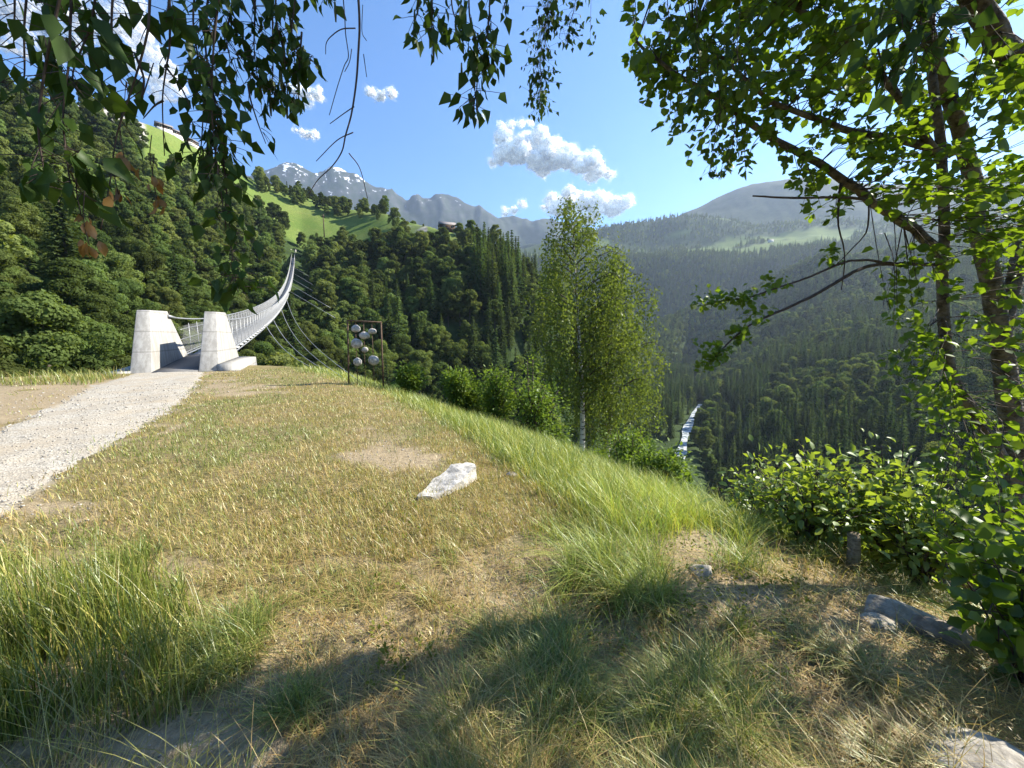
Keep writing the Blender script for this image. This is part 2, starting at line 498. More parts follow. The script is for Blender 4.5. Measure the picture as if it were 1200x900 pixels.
def h_far(az, r):
    """terrain beyond R0; az degrees, r metres, both flat arrays. Returns height and the feature index k"""
    rs, hs = _profile(az)
    n = len(rs)
    k = np.zeros(r.shape)
    h = hs[-1].copy()
    for i in range(n - 1):
        m = (r >= rs[i]) & (r < rs[i + 1])
        t = np.where(m, (r - rs[i]) / (rs[i + 1] - rs[i]), 0)
        # gentle rounding of the crests
        ts = t * 0.55 + 0.45 * t * t * (3 - 2 * t)
        h = np.where(m, hs[i] * (1 - ts) + hs[i + 1] * ts, h)
        k = np.where(m, i + t, k)
    k = np.where(r >= rs[-1], n - 1, k)
    x = r * np.sin(np.radians(az)); y = r * np.cos(np.radians(az))
    amp = sstep(35, 90, r)
    h = h + amp * (fbm(x / 35, y / 35, 31, 4) - 0.5) * 4.0
    h = h + sstep(300, 700, r) * sstep(12, 20, az) * sstep(2600, 2200, r) * (fbm(x / 110, y / 110, 43, 4) - 0.5) * 44
    h = h + sstep(500, 1200, r) * (fbm(x / 260, y / 260, 41, 5) - 0.5) * 34
    w = sstep(2500, 3100, r)
    rd = 1 - np.abs(2 * fbm(x / 420, y / 420, 51, 6) - 1)
    h = h + w * ((rd - 0.82) * (150 * sstep(14, 6, az) + 30) + (fbm(x / 120, y / 120, 53, 4) - 0.5) * (50 * sstep(14, 6, az) + 16))
    # river bed
    q = np.where((r < 560) & (az > 8) & (az < 50))[0]
    if len(q):
        dd = np.hypot(x[q][:, None] - RIV[None, :, 0], y[q][:, None] - RIV[None, :, 1]); jn = dd.argmin(1); dm = dd.min(1)
        wq = sstep(26, 7, dm)
        h[q] = h[q] * (1 - wq) + (RIV[jn, 2] - 1.2) * wq
    return h, k


def cover(px, k, r, x, y):
    """meadow, rock shares of the far terrain"""
    n = fbm(x / 45, y / 45, 61, 4)
    me = np.zeros(px.shape)
    me = np.maximum(me, sstep(4.10, 4.22, k + (n - .5) * .25) * (k < 5.2) * sstep(285, 300, px + (n - .5) * 30) * (px < 452))
    me = np.maximum(me, (k > 4.45 + (n - .5) * .5) * (k < 5.4) * (px > 168) * (px <= 300) * 1.0)
    me = np.maximum(me, sstep(4.22, 4.34, k + (n - .5) * .2) * (k < 5.4) * (px >= 452) * (px < 575))
    me = np.maximum(me, sstep(4.80, 4.9, k + (n - .5) * .2) * (k < 5.4) * (px <= 170))
    me = np.maximum(me, (k > 9.15) * (k < 10.5) * 0.75 * sstep(0.50, 0.58, fbm(x / 120, y / 120, 68, 4) + np.where((px > 850) & (px < 1000), .16, 0)))
    me = np.maximum(me, (k >= 10.5) * (k < 12) * 0.5 * sstep(0.64, 0.70, fbm(x / 160, y / 160, 66, 4)))
    ro = (k > 4.3) * (k < 5.0) * (px > 440) * (px < 500) * sstep(0.50, 0.58, n) + (k > 4.6) * (k < 5.2) * (px < 170) * sstep(0.52, 0.58, n)
    return np.clip(me, 0, 1), np.clip(ro, 0, 1)


AZF = np.concatenate([np.arange(-180, -84, 4.0), np.arange(-84, 84, 0.28), np.arange(84, 180, 4.0)])


def ring_mesh(name, radii, azs, hfun, mat, cols=None):
    A, Rr = np.meshgrid(azs, radii, indexing='xy')
    a = A.ravel(); r = Rr.ravel()
    h, k = hfun(a, r)
    x = r * np.sin(np.radians(a)); y = r * np.cos(np.radians(a))
    nA, nR = len(azs), len(radii)
    i, j = np.meshgrid(np.arange(nR - 1), np.arange(nA), indexing='ij'); j2 = (j + 1) % nA
    F = np.stack([i * nA + j, i * nA + j2, (i + 1) * nA + j2, (i + 1) * nA + j], -1).reshape(-1, 4)[:, ::-1]
    mb = MB()
    mb.add(np.stack([x, y, h], 1), F, cols(a, r, x, y, h, k) if cols else None)
    o = mb.build(name, mat, smooth=True)
    tag(o, kind='structure')
    return o


def geo(r0, r1, q):
    n = int(math.log(r1 / r0) / q) + 1
    return np.geomspace(r0, r1, n)


# ---- zones of the near ground, in places of the photograph
def path_edges(py):
    xl = np.interp(py, [428, 440, 450, 465, 480, 500, 520, 560, 620, 720, 860], [172, 150, 112, 80, 50, 8, -40, -180, -420, -900, -1500])
    xr = np.interp(py, [428, 437, 460, 480, 500, 530, 560, 590, 620, 660, 720, 860], [240, 240, 228, 203, 168, 116, 68, 28, -10, -75, -190, -480])
    return xl, xr


def ell(px, py, cx, cy, rx, ry):
    return np.clip(1.6 - 1.6 * (((px - cx) / rx) ** 2 + ((py - cy) / ry) ** 2), 0, 1)


def slope_line(py):
    return np.interp(py, [425, 440, 455, 480, 510, 540, 580, 620, 660, 720, 900], [310, 375, 430, 492, 538, 580, 640, 700, 790, 1000, 1400])


def soil_mask(px, py, x, y):
    n = fbm(x * 1.3, y * 1.3, 71, 4)
    s = np.zeros(px.shape)
    px0, py0 = px, py
    px = px + 90 * (fbm(x * .9, y * .9, 72, 4) - .5); py = py + 45 * (fbm(x * .9 + 9, y * .9, 74, 4) - .5)
    for e in ((470, 535, 85, 30), (430, 497, 50, 10), (770, 655, 95, 36), (860, 700, 90, 40), (230, 885, 150, 40), (270, 452, 60, 14), (620, 705, 60, 25), (800, 640, 60, 18), (700, 880, 60, 30), (60, 600, 80, 16), (1000, 730, 70, 30)):
        s = np.maximum(s, ell(px, py, *e))
    xl, xr = path_edges(py)
    s = np.maximum(s, (py < 640) * (px < xl + 10) * sstep(441, 450, py))
    s = np.maximum(s, 0.8 * sstep(26, 6, px - xr) * (px > xr))
    s = s * sstep(0.34, 0.62, n + 0.06)
    dirt = (py0 < 640) * (px0 < path_edges(py0)[0] + 14) * sstep(443, 449, py0) * sstep(.30, .42, n + .1)
    return np.clip(np.maximum(s, dirt), 0, 1)


def near_cols(a, r, x, y, h, k):
    px, py = project(x, y, h)
    s = soil_mask(px, py, x, y)
    xl, xr = path_edges(py)
    n = fbm(x * 2, y * 2, 73, 3)
    gr = sstep(0, 14, px - xl + (n - .5) * 20) * sstep(0, 14, xr - px + (n - .5) * 30) * (y > 0.3) * (py > 427) * (py < 850)
    green = sstep(-15, 25, px - slope_line(py)) * (y > 0.2)
    s = np.maximum(s, sstep(.25, .6, ell(px, py, 225, 905, 140, 62)) * (y > .2))
    fgz = sstep(600, 690, py + 70 * (fbm(x * 1.1, y * 1.1, 97, 3) - .5)) * (y > .1)
    s = np.maximum(s, fgz * .75 * sstep(.56, .46, fbm(x * 4.2, y * 4.2, 191, 4) * .6 + fbm(x * 1.6, y * 1.6, 195, 3) * .4))
    green = green * (1 - fgz)
    return np.stack([s, gr, green, np.ones_like(s)], 1)


m = NT("dry_meadow_soil")
at = m.new("ShaderNodeAttribute", attribute_name="Col")
sep = m.new("ShaderNodeSeparateColor"); m.link(at.outputs["Color"], sep.inputs[0])
n1 = m.noise(1.7, 6); n2 = m.noise(26, 5); n3 = m.noise(90, 3)
thatch = m.mix(m.ramp(n2, [(0.3, 0.0), (0.7, 1.0)]), (0.11, 0.085, 0.040), (0.30, 0.235, 0.115))
thatch = m.mix(m.ramp(n1, [(0.42, 0.0), (0.66, 0.55)]), thatch, (0.12, 0.13, 0.035))
green = m.mix(m.ramp(n2, [(0.3, 0.0), (0.7, 1.0)]), (0.055, 0.065, 0.02), (0.13, 0.15, 0.045))
soil = m.mix(m.ramp(n2, [(0.25, 0.0), (0.75, 1.0)]), (0.175, 0.132, 0.078), (0.375, 0.30, 0.19))
soil = m.mix(m.ramp(n3, [(0.62, 0.0), (0.7, 0.6)]), soil, (0.38, 0.33, 0.27))
grav = m.mix(m.ramp(n3, [(0.3, 0.0), (0.7, 1.0)]), (0.27, 0.235, 0.18), (0.46, 0.41, 0.33))
c = m.mix(sep.outputs[2], thatch, green)
c = m.mix(sep.outputs[0], c, soil)
c = m.mix(sep.outputs[1], c, grav)
m.base(c, 0.95, 0.15)
m.bump(m.mix(0.5, n2, n3), 0.8, 0.03)
M['ground'] = m.m

m = NT("hillside")
at = m.new("ShaderNodeAttribute", attribute_name="Col")
sep = m.new("ShaderNodeSeparateColor"); m.link(at.outputs["Color"], sep.inputs[0])
n1 = m.noise(0.03, 6); n2 = m.noise(0.18, 5)
wood = m.mix(m.ramp(m.mix(0.6, n2, m.noise(0.045, 6, rough=0.7)), [(0.35, 0.0), (0.65, 1.0)]), (0.018, 0.030, 0.010), (0.050, 0.080, 0.022))
mead = m.mix(m.ramp(n1, [(0.35, 0.0), (0.65, 1.0)]), (0.105, 0.165, 0.032), (0.17, 0.215, 0.055))
mead = m.mix(m.ramp(n2, [(0.55, 0.0), (0.75, 0.4)]), mead, (0.26, 0.26, 0.08))
rock = m.mix(m.ramp(n2, [(0.4, 0.0), (0.6, 1.0)]), (0.16, 0.15, 0.13), (0.38, 0.36, 0.33))
mead = m.mix(m.ramp(m.noise(0.9, 4, rough=0.7), [(0.40, 0.45), (0.62, 0.0)]), mead, (0.055, 0.085, 0.02))
c = m.mix(sep.outputs[0], wood, mead)
c = m.mix(sep.outputs[1], c, rock)
m.base(c, 0.95, 0.1)
M['hills'] = m.m

m = NT("mountain")
g = m.new("ShaderNodeNewGeometry")
sx = m.new("ShaderNodeSeparateXYZ"); m.link(g.outputs["Position"], sx.inputs[0])
n1 = m.noise(0.02, 9, rough=0.68); n2 = m.noise(0.05, 6, rough=0.65)
hz = m.new("ShaderNodeMapRange"); hz.inputs[1].default_value = 650; hz.inputs[2].default_value = 1150
m.link(sx.outputs[2], hz.inputs[0])
forest = m.mix(m.ramp(n2, [(0.4, 0.0), (0.6, 1.0)]), (0.018, 0.032, 0.014), (0.045, 0.065, 0.022))
alp = m.mix(m.ramp(n1, [(0.4, 0.0), (0.6, 1.0)]), (0.035, 0.050, 0.035), (0.07, 0.072, 0.075))
c = m.mix(hz.outputs[0], forest, alp)
hs = m.new("ShaderNodeMapRange"); hs.inputs[1].default_value = 980; hs.inputs[2].default_value = 1420
hs.inputs[3].default_value = -0.19; hs.inputs[4].default_value = 0.06
m.link(sx.outputs[2], hs.inputs[0])
ad = m.new("ShaderNodeMath", operation='ADD'); m.link(hs.outputs[0], ad.inputs[0]); m.link(n1, ad.inputs[1])
c = m.mix(m.ramp(ad.outputs[0], [(0.575, 0.0), (0.61, 1.0)]), c, (0.80, 0.82, 0.85))
m.base(c, 0.9, 0.1)
M['mountain'] = m.m


def hills_cols(a, r, x, y, h, k):
    px, py = project(x, y, h)
    me, ro = cover(px, k, r, x, y)
    return np.stack([me, ro, np.zeros_like(me), np.ones_like(me)], 1)


ring_mesh("ground", np.concatenate([[0.02], geo(0.25, R0, 0.0125)]), np.arange(-180, 180, 0.45), lambda a, r: (h_near(r * np.sin(np.radians(a)), r * np.cos(np.radians(a))), r * 0), M['ground'], near_cols)
ring_mesh("hills", geo(R0, 2550, 0.014), AZF, h_far, M['hills'], hills_cols)
ring_mesh("mountains", geo(2550, 5200, 0.0055), AZF, h_far, M['mountain'])

# ---- gravel path: a sheet just above the ground
pys = np.concatenate([np.linspace(431, 470, 40), np.linspace(471, 860, 110)])
PW = []
for py in pys:
    xl, xr = path_edges(py)
    row = []
    for t in np.linspace(0, 1, 25):
        px = xl + (xr - xl) * t
        d = rayd(px, py); q = d * (EYE / -d[2])
        row.append(q[:2])
    PW.append(row)
PW = np.array(PW)
jx = (fbm(PW[..., 0] * 1.5, PW[..., 1] * 1.5, 81, 4) - 0.5) * 0.9
wgt = np.abs(np.linspace(-1, 1, 25)) ** 6
PW[..., 0] += jx * wgt[None]
hz = h_near(PW[..., 0], PW[..., 1]) + 0.012 - 0.03 * (np.abs(np.linspace(-1, 1, 25)) ** 12)[None]
V = np.concatenate([PW, hz[..., None]], -1).reshape(-1, 3)
i, j = np.meshgrid(np.arange(len(pys) - 1), np.arange(24), indexing='ij')
F = np.stack([i * 25 + j, i * 25 + j + 1, (i + 1) * 25 + j + 1, (i + 1) * 25 + j], -1).reshape(-1, 4)
m = NT("gravel")
v = m.new("ShaderNodeTexVoronoi"); v.inputs["Scale"].default_value = 55; m.link(m.coord(), v.inputs["Vector"])
n1 = m.noise(1.2, 5); n2 = m.noise(30, 4)
c = m.mix(m.ramp(v.outputs["Color"], [(0.2, 0.0), (0.8, 1.0)]), (0.26, 0.235, 0.19), (0.46, 0.425, 0.36))
c = m.mix(m.ramp(n1, [(0.42, 0.0), (0.66, 0.65)]), c, (0.33, 0.27, 0.19))
c = m.mix(m.ramp(m.noise(7, 5), [(0.55, 0.0), (0.7, 0.5)]), c, (0.16, 0.14, 0.11))
m.base(c, 0.95, 0.15)
m.bump(m.mix(0.4, v.outputs["Distance"], n2), 0.7, 0.02)
M['gravel'] = m.m
mb = MB(); mb.add(V, F)
tag(mb.build("path", M['gravel'], smooth=True), kind='structure')

# ---- river: a winding sheet of white water in the bottom of the gorge
rc = RIV.copy()
tt = np.linspace(0, 9, 60)
tg = unit(np.gradient(rc, axis=0)); sd2 = unit(np.stack([tg[:, 1], -tg[:, 0], tg[:, 0] * 0], 1))
wd = 3.0 + 3.0 * (fbm(tt * 1.3, tt * 0, 91, 3) - 0.5)
mb = MB()
V = np.stack([rc + sd2 * (wd * q)[:, None] for q in np.linspace(-1, 1, 7)], 1)
V[..., 2] += 0.3
i, j = np.meshgrid(np.arange(59), np.arange(6), indexing='ij')
mb.add(V.reshape(-1, 3), np.stack([i * 7 + j, i * 7 + j + 1, (i + 1) * 7 + j + 1, (i + 1) * 7 + j], -1).reshape(-1, 4))
m = NT("white_water")
n = m.noise(0.35, 6, rough=0.65)
m.base(m.ramp(n, [(0.42, (0.09, 0.12, 0.12)), (0.62, (0.60, 0.62, 0.62))]), 0.5, 0.3)
m.bump(n, 0.6, 0.6); M['water'] = m.m
tag(mb.build("river", M['water'], smooth=True), kind='structure')


# ------------------------------------------------------------------ suspension bridge
def bw(s, t, z):
    s = np.asarray(s, float); t = np.asarray(t, float)
    return np.stack(np.broadcast_arrays(BO[0] + s * AU[0] + t * AV[0], BO[1] + s * AU[1] + t * AV[1], z), -1)


BL = 292.0


def deck_z(s):
    ds = np.maximum(0, np.asarray(s, float) - 6.5)
    return np.where(np.asarray(s) < 6.5, 0.03 + 0.55 * np.clip(np.asarray(s) / 6.5, 0, 1), 0.58 + 0.078 * ds + 0.00044 * ds * ds)


bridge = thing("suspension_bridge", (BO[0], BO[1], 0), "long narrow steel suspension footbridge with two tapered concrete blocks at its near end", "bridge")
bo = (BO[0], BO[1], 0)
for sg in (-1, 1):
    b0, b1, t0, t1 = 0.80 * sg, 1.58 * sg, 1.0 * sg, 1.48 * sg
    V = [bw(s, t, z) for s, t, z in ((0, b0, -0.3), (0, b1, -0.3), (7.6, b1, -0.6), (7.6, b0, -0.6), (1.45, t0, 2.82), (1.45, t1, 2.82), (4.0, t1, 2.92), (4.0, t0, 2.92))]
    me = MB().hexa(V) if sg > 0 else MB().hexa([V[q] for q in (1, 0, 3, 2, 5, 4, 7, 6)])
    o = me.build("concrete_block", M['concrete'], bridge, bo)
    bv = o.modifiers.new("bevel", 'BEVEL'); bv.width = 0.025; bv.segments = 2
    o["label"] = "grey tapered concrete anchor block"
    pl = MB().hexa([bw(s, t, z) for s, t, z in ((0.05, 1.58 * sg + 0.004 * sg, -0.5), (0.05, 2.45 * sg, -0.5), (7.0, 2.45 * sg, -0.9), (7.0, 1.584 * sg, -0.9), (0.12, 1.54 * sg, 0.32 if sg > 0 else 0.10), (0.12, 2.40 * sg, 0.28 if sg > 0 else 0.05), (6.9, 2.40 * sg, 0.34), (6.9, 1.50 * sg, 0.38))])
    pl.build("plinth", M['concrete'], bridge, bo)
mb = MB()
ss = np.array([0.0, 2, 4, 6.5]); V = []
for s_ in ss:
    for t, dz in ((-0.8, 0.01), (0.8, 0.01), (0.8, -0.4), (-0.8, -0.4)):
        V.append(bw(s_, t, deck_z(s_) + dz))
V = np.array(V)
i, j = np.meshgrid(np.arange(3), np.arange(4), indexing='ij'); j2 = (j + 1) % 4
mb.add(V, [np.stack([i * 4 + j, i * 4 + j2, (i + 1) * 4 + j2, (i + 1) * 4 + j], -1).reshape(-1, 4), np.array([[0, 3, 2, 1]]), np.array([[12, 13, 14, 15]])])
mb.build("approach_slab", M['asphalt'], bridge, bo)
# deck boards
mb = MB()
ss = np.arange(6.52, BL, 1.0)
V = []
for t, dz in ((-0.70, 0.0), (0.70, 0.0), (0.70, -0.06), (-0.70, -0.06)):
    V.append(bw(ss, t, deck_z(ss) + dz))
V = np.stack(V, 1)
i, j = np.meshgrid(np.arange(len(ss) - 1), np.arange(4), indexing='ij'); j2 = (j + 1) % 4
mb.add(V.reshape(-1, 3), np.stack([i * 4 + j, i * 4 + j2, (i + 1) * 4 + j2, (i + 1) * 4 + j], -1).reshape(-1, 4))
mb.build("walkway", M['deckmat'], bridge, bo)
# cross beams
mb = MB()
for s_ in np.arange(7.5, BL, 2.0):
    z = float(deck_z(s_))
    mb.hexa([bw(a, t, z + q) for a, t, q in ((s_ - .05, -1.0, -.2), (s_ - .05, 1.0, -.2), (s_ + .05, 1.0, -.2), (s_ + .05, -1.0, -.2), (s_ - .05, -1.0, -.08), (s_ - .05, 1.0, -.08), (s_ + .05, 1.0, -.08), (s_ + .05, -1.0, -.08))])
o = mb.build("cross_beams", M['steel'], bridge, bo); o["kind"] = "stuff"
sl = np.concatenate([np.arange(5.5, 40, 1.0), np.arange(40, BL + 1, 3.0)])
for sg in (-1, 1):
    for tt_, dz, rr_ in ((0.62, -0.27, 0.05), (0.95, -0.24, 0.045)):
        MB().tube(bw(sl, tt_ * sg, deck_z(sl) + dz), rr_, 5).build("carrying_cable", M['cable'], bridge, bo, True)
    # hand cable: leaves the block high and joins the railing
    sh = np.concatenate([np.arange(3.8, 40, 1.0), np.arange(40, BL + 1, 3.0)])
    top = deck_z(sh) + 1.72 + 0.55 * np.exp(-(sh - 3.8) / 6.0) + 0.0
    MB().tube(bw(sh, 0.92 * sg, top), 0.04, 5).build("hand_cable", M['cable'], bridge, bo, True)
    # railing: posts, rails and netting
    mbp = MB()
    for s_ in np.arange(7.5, BL, 2.0):
        z = float(deck_z(s_))
        mbp.tube([bw(s_, 0.90 * sg, z - 0.12), bw(s_, 0.93 * sg, z + 1.76)], 0.022, 4)
    o = mbp.build("railing_posts", M['steel'], bridge, bo); o["kind"] = "stuff"
    for q, rr_ in ((0.02, 0.055), (0.16, 0.02), (0.95, 0.012), (1.5, 0.016)):
        MB().tube(bw(sl, 0.90 * sg, deck_z(sl) + q), rr_, 4).build("railing_rail", M['steel'], bridge, bo)
    mbn = MB()
    sp = 0.105
    s0 = np.arange(5.2, BL - 1.4, sp)
    for dirn in (-1, 1):
        a0 = s0 if dirn > 0 else s0 + 1.26
        a1 = s0 + 1.26 if dirn > 0 else s0
        p0 = bw(a0, 0.90 * sg + .004 * dirn, deck_z(a0) + 0.05); p1 = bw(a1, 0.92 * sg + .004 * dirn, deck_z(a1) + 1.68)
        wv = np.array([AV[0], AV[1], 0]) * 0.0035; wu = np.array([AU[0], AU[1], 0]) * (0.0065 * (1 + s0[:, None] / 60))
        zz = np.zeros_like(p0)
        V = np.stack([p0 - wu, p0 + wu, p0 + wv, p1 - wu, p1 + wu, p1 + wv], 1)
        nq = len(V); b = np.arange(nq)[:, None] * 6
        mbn.add(V.reshape(-1, 3), np.concatenate([b + np.array([[0, 1, 4, 3]]), b + np.array([[1, 2, 5, 4]]), b + np.array([[2, 0, 3, 5]])]))
    mbn.build("wire_netting", M['wire'], bridge, bo)
# clamps at the blocks
for sg in (-1, 1):
    MB().tube([bw(3.8, 0.92 * sg, 2.66), bw(5.0, 0.92 * sg, float(deck_z(5.0) + 1.72 + .55 * math.exp(-.2)))], [0.07, 0.05], 8).build("cable_clamp", M['steel'], bridge, bo)
# wind cables down to the slopes
anch_r = P(424, 436, 13.9); anch_l = P(60, 440, 26.0)
for k_, (s_, ap) in enumerate(((34, P(368, 424, 20.0)), (46, P(396, 428, 16.5)), (70, P(404, 430, 15.5)), (100, P(426, 432, 14.3)))):
    ap = ap.copy(); ap[2] = float(h_near(ap[0], ap[1]))
    p0 = bw(s_, 0.95, float(deck_z(s_)) - 0.1)
    t = np.linspace(0, 1, 14)[:, None]
    pts = p0 * (1 - t) + ap * t; pts[:, 2] -= (4 * t * (1 - t))[:, 0] * 0.02 * np.linalg.norm(p0 - ap)
    MB().tube(pts, np.linspace(0.05, 0.018, 14), 4).build("wind_cable", M['cable'], bridge, bo)
for s_, (sx_, dz_) in ((150, (-26, -40)), (185, (-30, -44)), (215, (-30, -44)), (240, (-26, -40))):
    p0 = bw(s_, -0.95, float(deck_z(s_)) - 0.1); p1 = bw(s_ + 30, sx_, float(deck_z(s_)) + dz_)
    MB().tube(np.linspace(p0, p1, 8), 0.07, 4).build("wind_cable", M['cable'], bridge, bo)
for s_ in (130, 155, 180, 205, 230, 255):
    p0 = bw(s_, 0.95, float(deck_z(s_)) - 0.1); p1 = bw(s_ - 8, 14, float(deck_z(s_)) - 9)
    MB().tube(np.linspace(p0, p1, 6), 0.06, 4).build("wind_cable", M['cable'], bridge, bo)
# the far end frame
ez = float(deck_z(BL))
for sg in (-1, 1):
    MB().hexa([bw(s, t, z) for s, t, z in ((BL, 1.0 * sg, ez - 6), (BL, 2.2 * sg, ez - 6), (BL + 3, 2.2 * sg, ez - 6), (BL + 3, 1.0 * sg, ez - 6), (BL + .5, 1.0 * sg, ez + 3), (BL + .5, 1.8 * sg, ez + 3), (BL + 2, 1.8 * sg, ez + 3), (BL + 2, 1.0 * sg, ez + 3))]).build("far_block", M['concrete'], bridge, bo)

# ------------------------------------------------------------------ stone sculpture
SY = 13.4
q0 = P(428, 445, SY); so = (q0[0], q0[1], float(h_near(q0[0], q0[1])))
sculp = thing("stone_sculpture", so, "rusty steel frame holding seven round pale stones threaded on three rods", "sculpture")


def sp_(px, py, dy=0):
    return P(px, py, SY + dy)


pl_t, pl_b, pr_t, pr_b = sp_(407.3, 375.5), sp_(408.6, 447), sp_(446.5, 377.8), sp_(449, 449)
for a, b in ((pl_t, pl_b), (pr_t, pr_b)):
    b = b.copy(); b[2] = min(b[2], float(h_near(b[0], b[1])) - 0.1)
    MB().tube([a, b], 0.028, 8).build("frame_post", M['rust'], sculp, so)
MB().tube([pl_t + (-0.028, 0, 0), pr_t + (0.028, 0, 0)], 0.026, 8).build("top_bar", M['rust'], sculp, so)


def stone_mesh(c, r3, seed, rough=0.18, sub=3):
    import bmesh
    bm = bmesh.new(); bmesh.ops.create_icosphere(bm, subdivisions=sub, radius=1)
    V = np.array([v.co[:] for v in bm.verts]); F = np.array([[v.index for v in f.verts] for f in bm.faces])
    bm.free()
    n = fbm(V[:, 0] * 1.7 + seed * 3.1, V[:, 1] * 1.7 + V[:, 2] * 1.3 + seed, seed, 4) - 0.5
    V = V * (1 + rough * 2 * n)[:, None]
    return V * np.asarray(r3) + np.asarray(c), F


for (xt, xb), stones in (((416.3, 418.9), ((417, 385.3, 5.4, 4.4), (417.8, 402.6, 6.6, 5.7), (419.2, 424, 5.2, 4.8))),
                         ((426.0, 427.9), ((426.9, 393.2, 6.0, 4.4), (427.7, 409.8, 3.9, 3.3))),
                         ((435.5, 438.4), ((436.3, 388.2, 4.7, 3.3), (438.0, 422.2, 6.3, 5.8)))):
    b = sp_(xb, 446); b[2] = min(b[2], float(h_near(b[0], b[1])) - .05)
    rod = MB().tube([sp_(xt, 376.2), b], 0.011, 6).build("rod", M['rust'], sculp, so)
    for k_, (px, py, rx, ry) in enumerate(stones):
        u_ = SY / FPX
        V, F = stone_mesh(sp_(px, py), (rx * u_, 0.55 * rx * u_, ry * u_), int(px * 3 + py), 0.16)
        st = MB(); st.add(V, F); st.build("stone", M['stone'], rod, so, True)

# ------------------------------------------------------------------ boulders, log, post


def rock(name, px, py, Y, size, seed, label, mat, rz=0, tilt=0, cat="rock", rough=0.22, sink=0.3):
    q = P(px, py, Y); z = float(h_near(q[0], q[1]))
    V, F = stone_mesh((0, 0, 0), (1, 1, 1), seed, rough, 4)
    # flatten into facets
    for dv in np.random.default_rng(seed).normal(size=(7, 3)):
        dv = unit(dv); lim = 0.72
        dd = V @ dv; V = V - np.outer(np.maximum(0, dd - lim), dv) * 0.85
    V = V * np.asarray(size)
    mb = MB(); mb.add(V, F); o = mb.build(name, mat, smooth=True)
    o.location = (q[0], q[1], z + size[2] * (1 - sink * 2) * 0.6); o.rotation_euler = (tilt, 0.05, rz)
    tag(o, label, cat)
    return o


def slab_boulder():
    import bmesh
    q = P(524, 574, 3.95); z = float(h_near(q[0], q[1]))
    # a pointed slab lying on the grass, pointed end towards the left
    bm = bmesh.new()
    out = [(-.40, -.06), (-.30, -.15), (-.08, -.17), (.15, -.14), (.34, -.08), (.41, .02), (.36, .12), (.18, .15), (-.05, .12), (-.25, .06), (-.37, .0)]
    lo = [bm.verts.new((x * 1.14, y * 1.05, -.08)) for x, y in out]
    hi = [bm.verts.new((x * 1.07, y * .93, (.06 + .07 * (x + .4) / .8 + .03 * math.sin(9 * x + 5 * y)))) for x, y in out]
    bm.faces.new(hi); bm.faces.new(lo[::-1])
    for a in range(len(out)):
        b = (a + 1) % len(out); bm.faces.new((lo[a], lo[b], hi[b], hi[a]))
    bmesh.ops.triangulate(bm, faces=bm.faces[:])
    bmesh.ops.subdivide_edges(bm, edges=bm.edges[:], cuts=4, use_grid_fill=True)
    for v in bm.verts:
        n = fbm(v.co.x * 9 + 3, v.co.y * 9 + v.co.z * 11, 5, 4) - 0.5
        v.co.z += float(n) * 0.05; v.co.y += float(n) * 0.03
    me = bpy.data.meshes.new("white_boulder"); bm.to_mesh(me); bm.free()
    me.materials.append(M['stone'])
    o = bpy.data.objects.new("boulder", me); C.objects.link(o)
    o.location = (q[0], q[1], z + 0.005); o.rotation_euler = (R(6), R(-4), R(52))
    tag(o, "pale angular stone slab lying on the dry grass beyond the tree shadow", "boulder")


slab_boulder()
rock("rock", 1175, 905, 1.22, (0.24, 0.20, 0.10), 12, "flat grey rock in the straw at the near right corner", M['greystone'], 0.4)
rock("rock", 822, 668, 2.45, (0.10, 0.07, 0.05), 15, "small grey rock on the bare earth of the slope", M['greystone'], 0.9)
rock("rock", 600, 541, 4.4, (0.07, 0.05, 0.04), 19, "small rock half hidden in grass behind the pale slab", M['greystone'], 0.2)

# half buried rocks under the tree on the right
rock("rock", 1052, 716, 2.2, (0.20, 0.12, 0.085), 41, "long pale grey rock half buried below the leafy bushes", M['greystone'], R(-28), 0.1, "rock", .2, .25)
rock("rock", 1098, 738, 2.05, (0.15, 0.12, 0.095), 47, "rounder brownish grey rock at the right end of the long pale one", M['brownstone'], R(-20), 0.0, "rock", .2, .25)
rock("rock", 1030, 742, 2.1, (0.12, 0.09, 0.04), 52, "flat grey rock in the straw in front of the long pale one", M['greystone'], R(10), 0.0, "rock", .2, .3)
# old wooden post in the bushes
q = P(1000, 665, 3.1); z = float(h_near(q[0], q[1]))
o = MB().tube([(q[0], q[1], z - .2), (q[0] - .01, q[1], z + .18), (q[0] - .03, q[1], z + .34)], [0.05, 0.047, 0.044], 12).build("wooden_post", M['wood'], None, (q[0], q[1], z), True)
tag(o, "short old wooden post standing in front of the shrubs", "post")

# ------------------------------------------------------------------ houses and pole far off


def far_place(px, py, r):
    az, te = azr(px, py)
    x, y = r * math.sin(R(az)), r * math.cos(R(az))
    h, _ = h_far(np.array([az]), np.array([r]))
    return x, y, float(h[0])


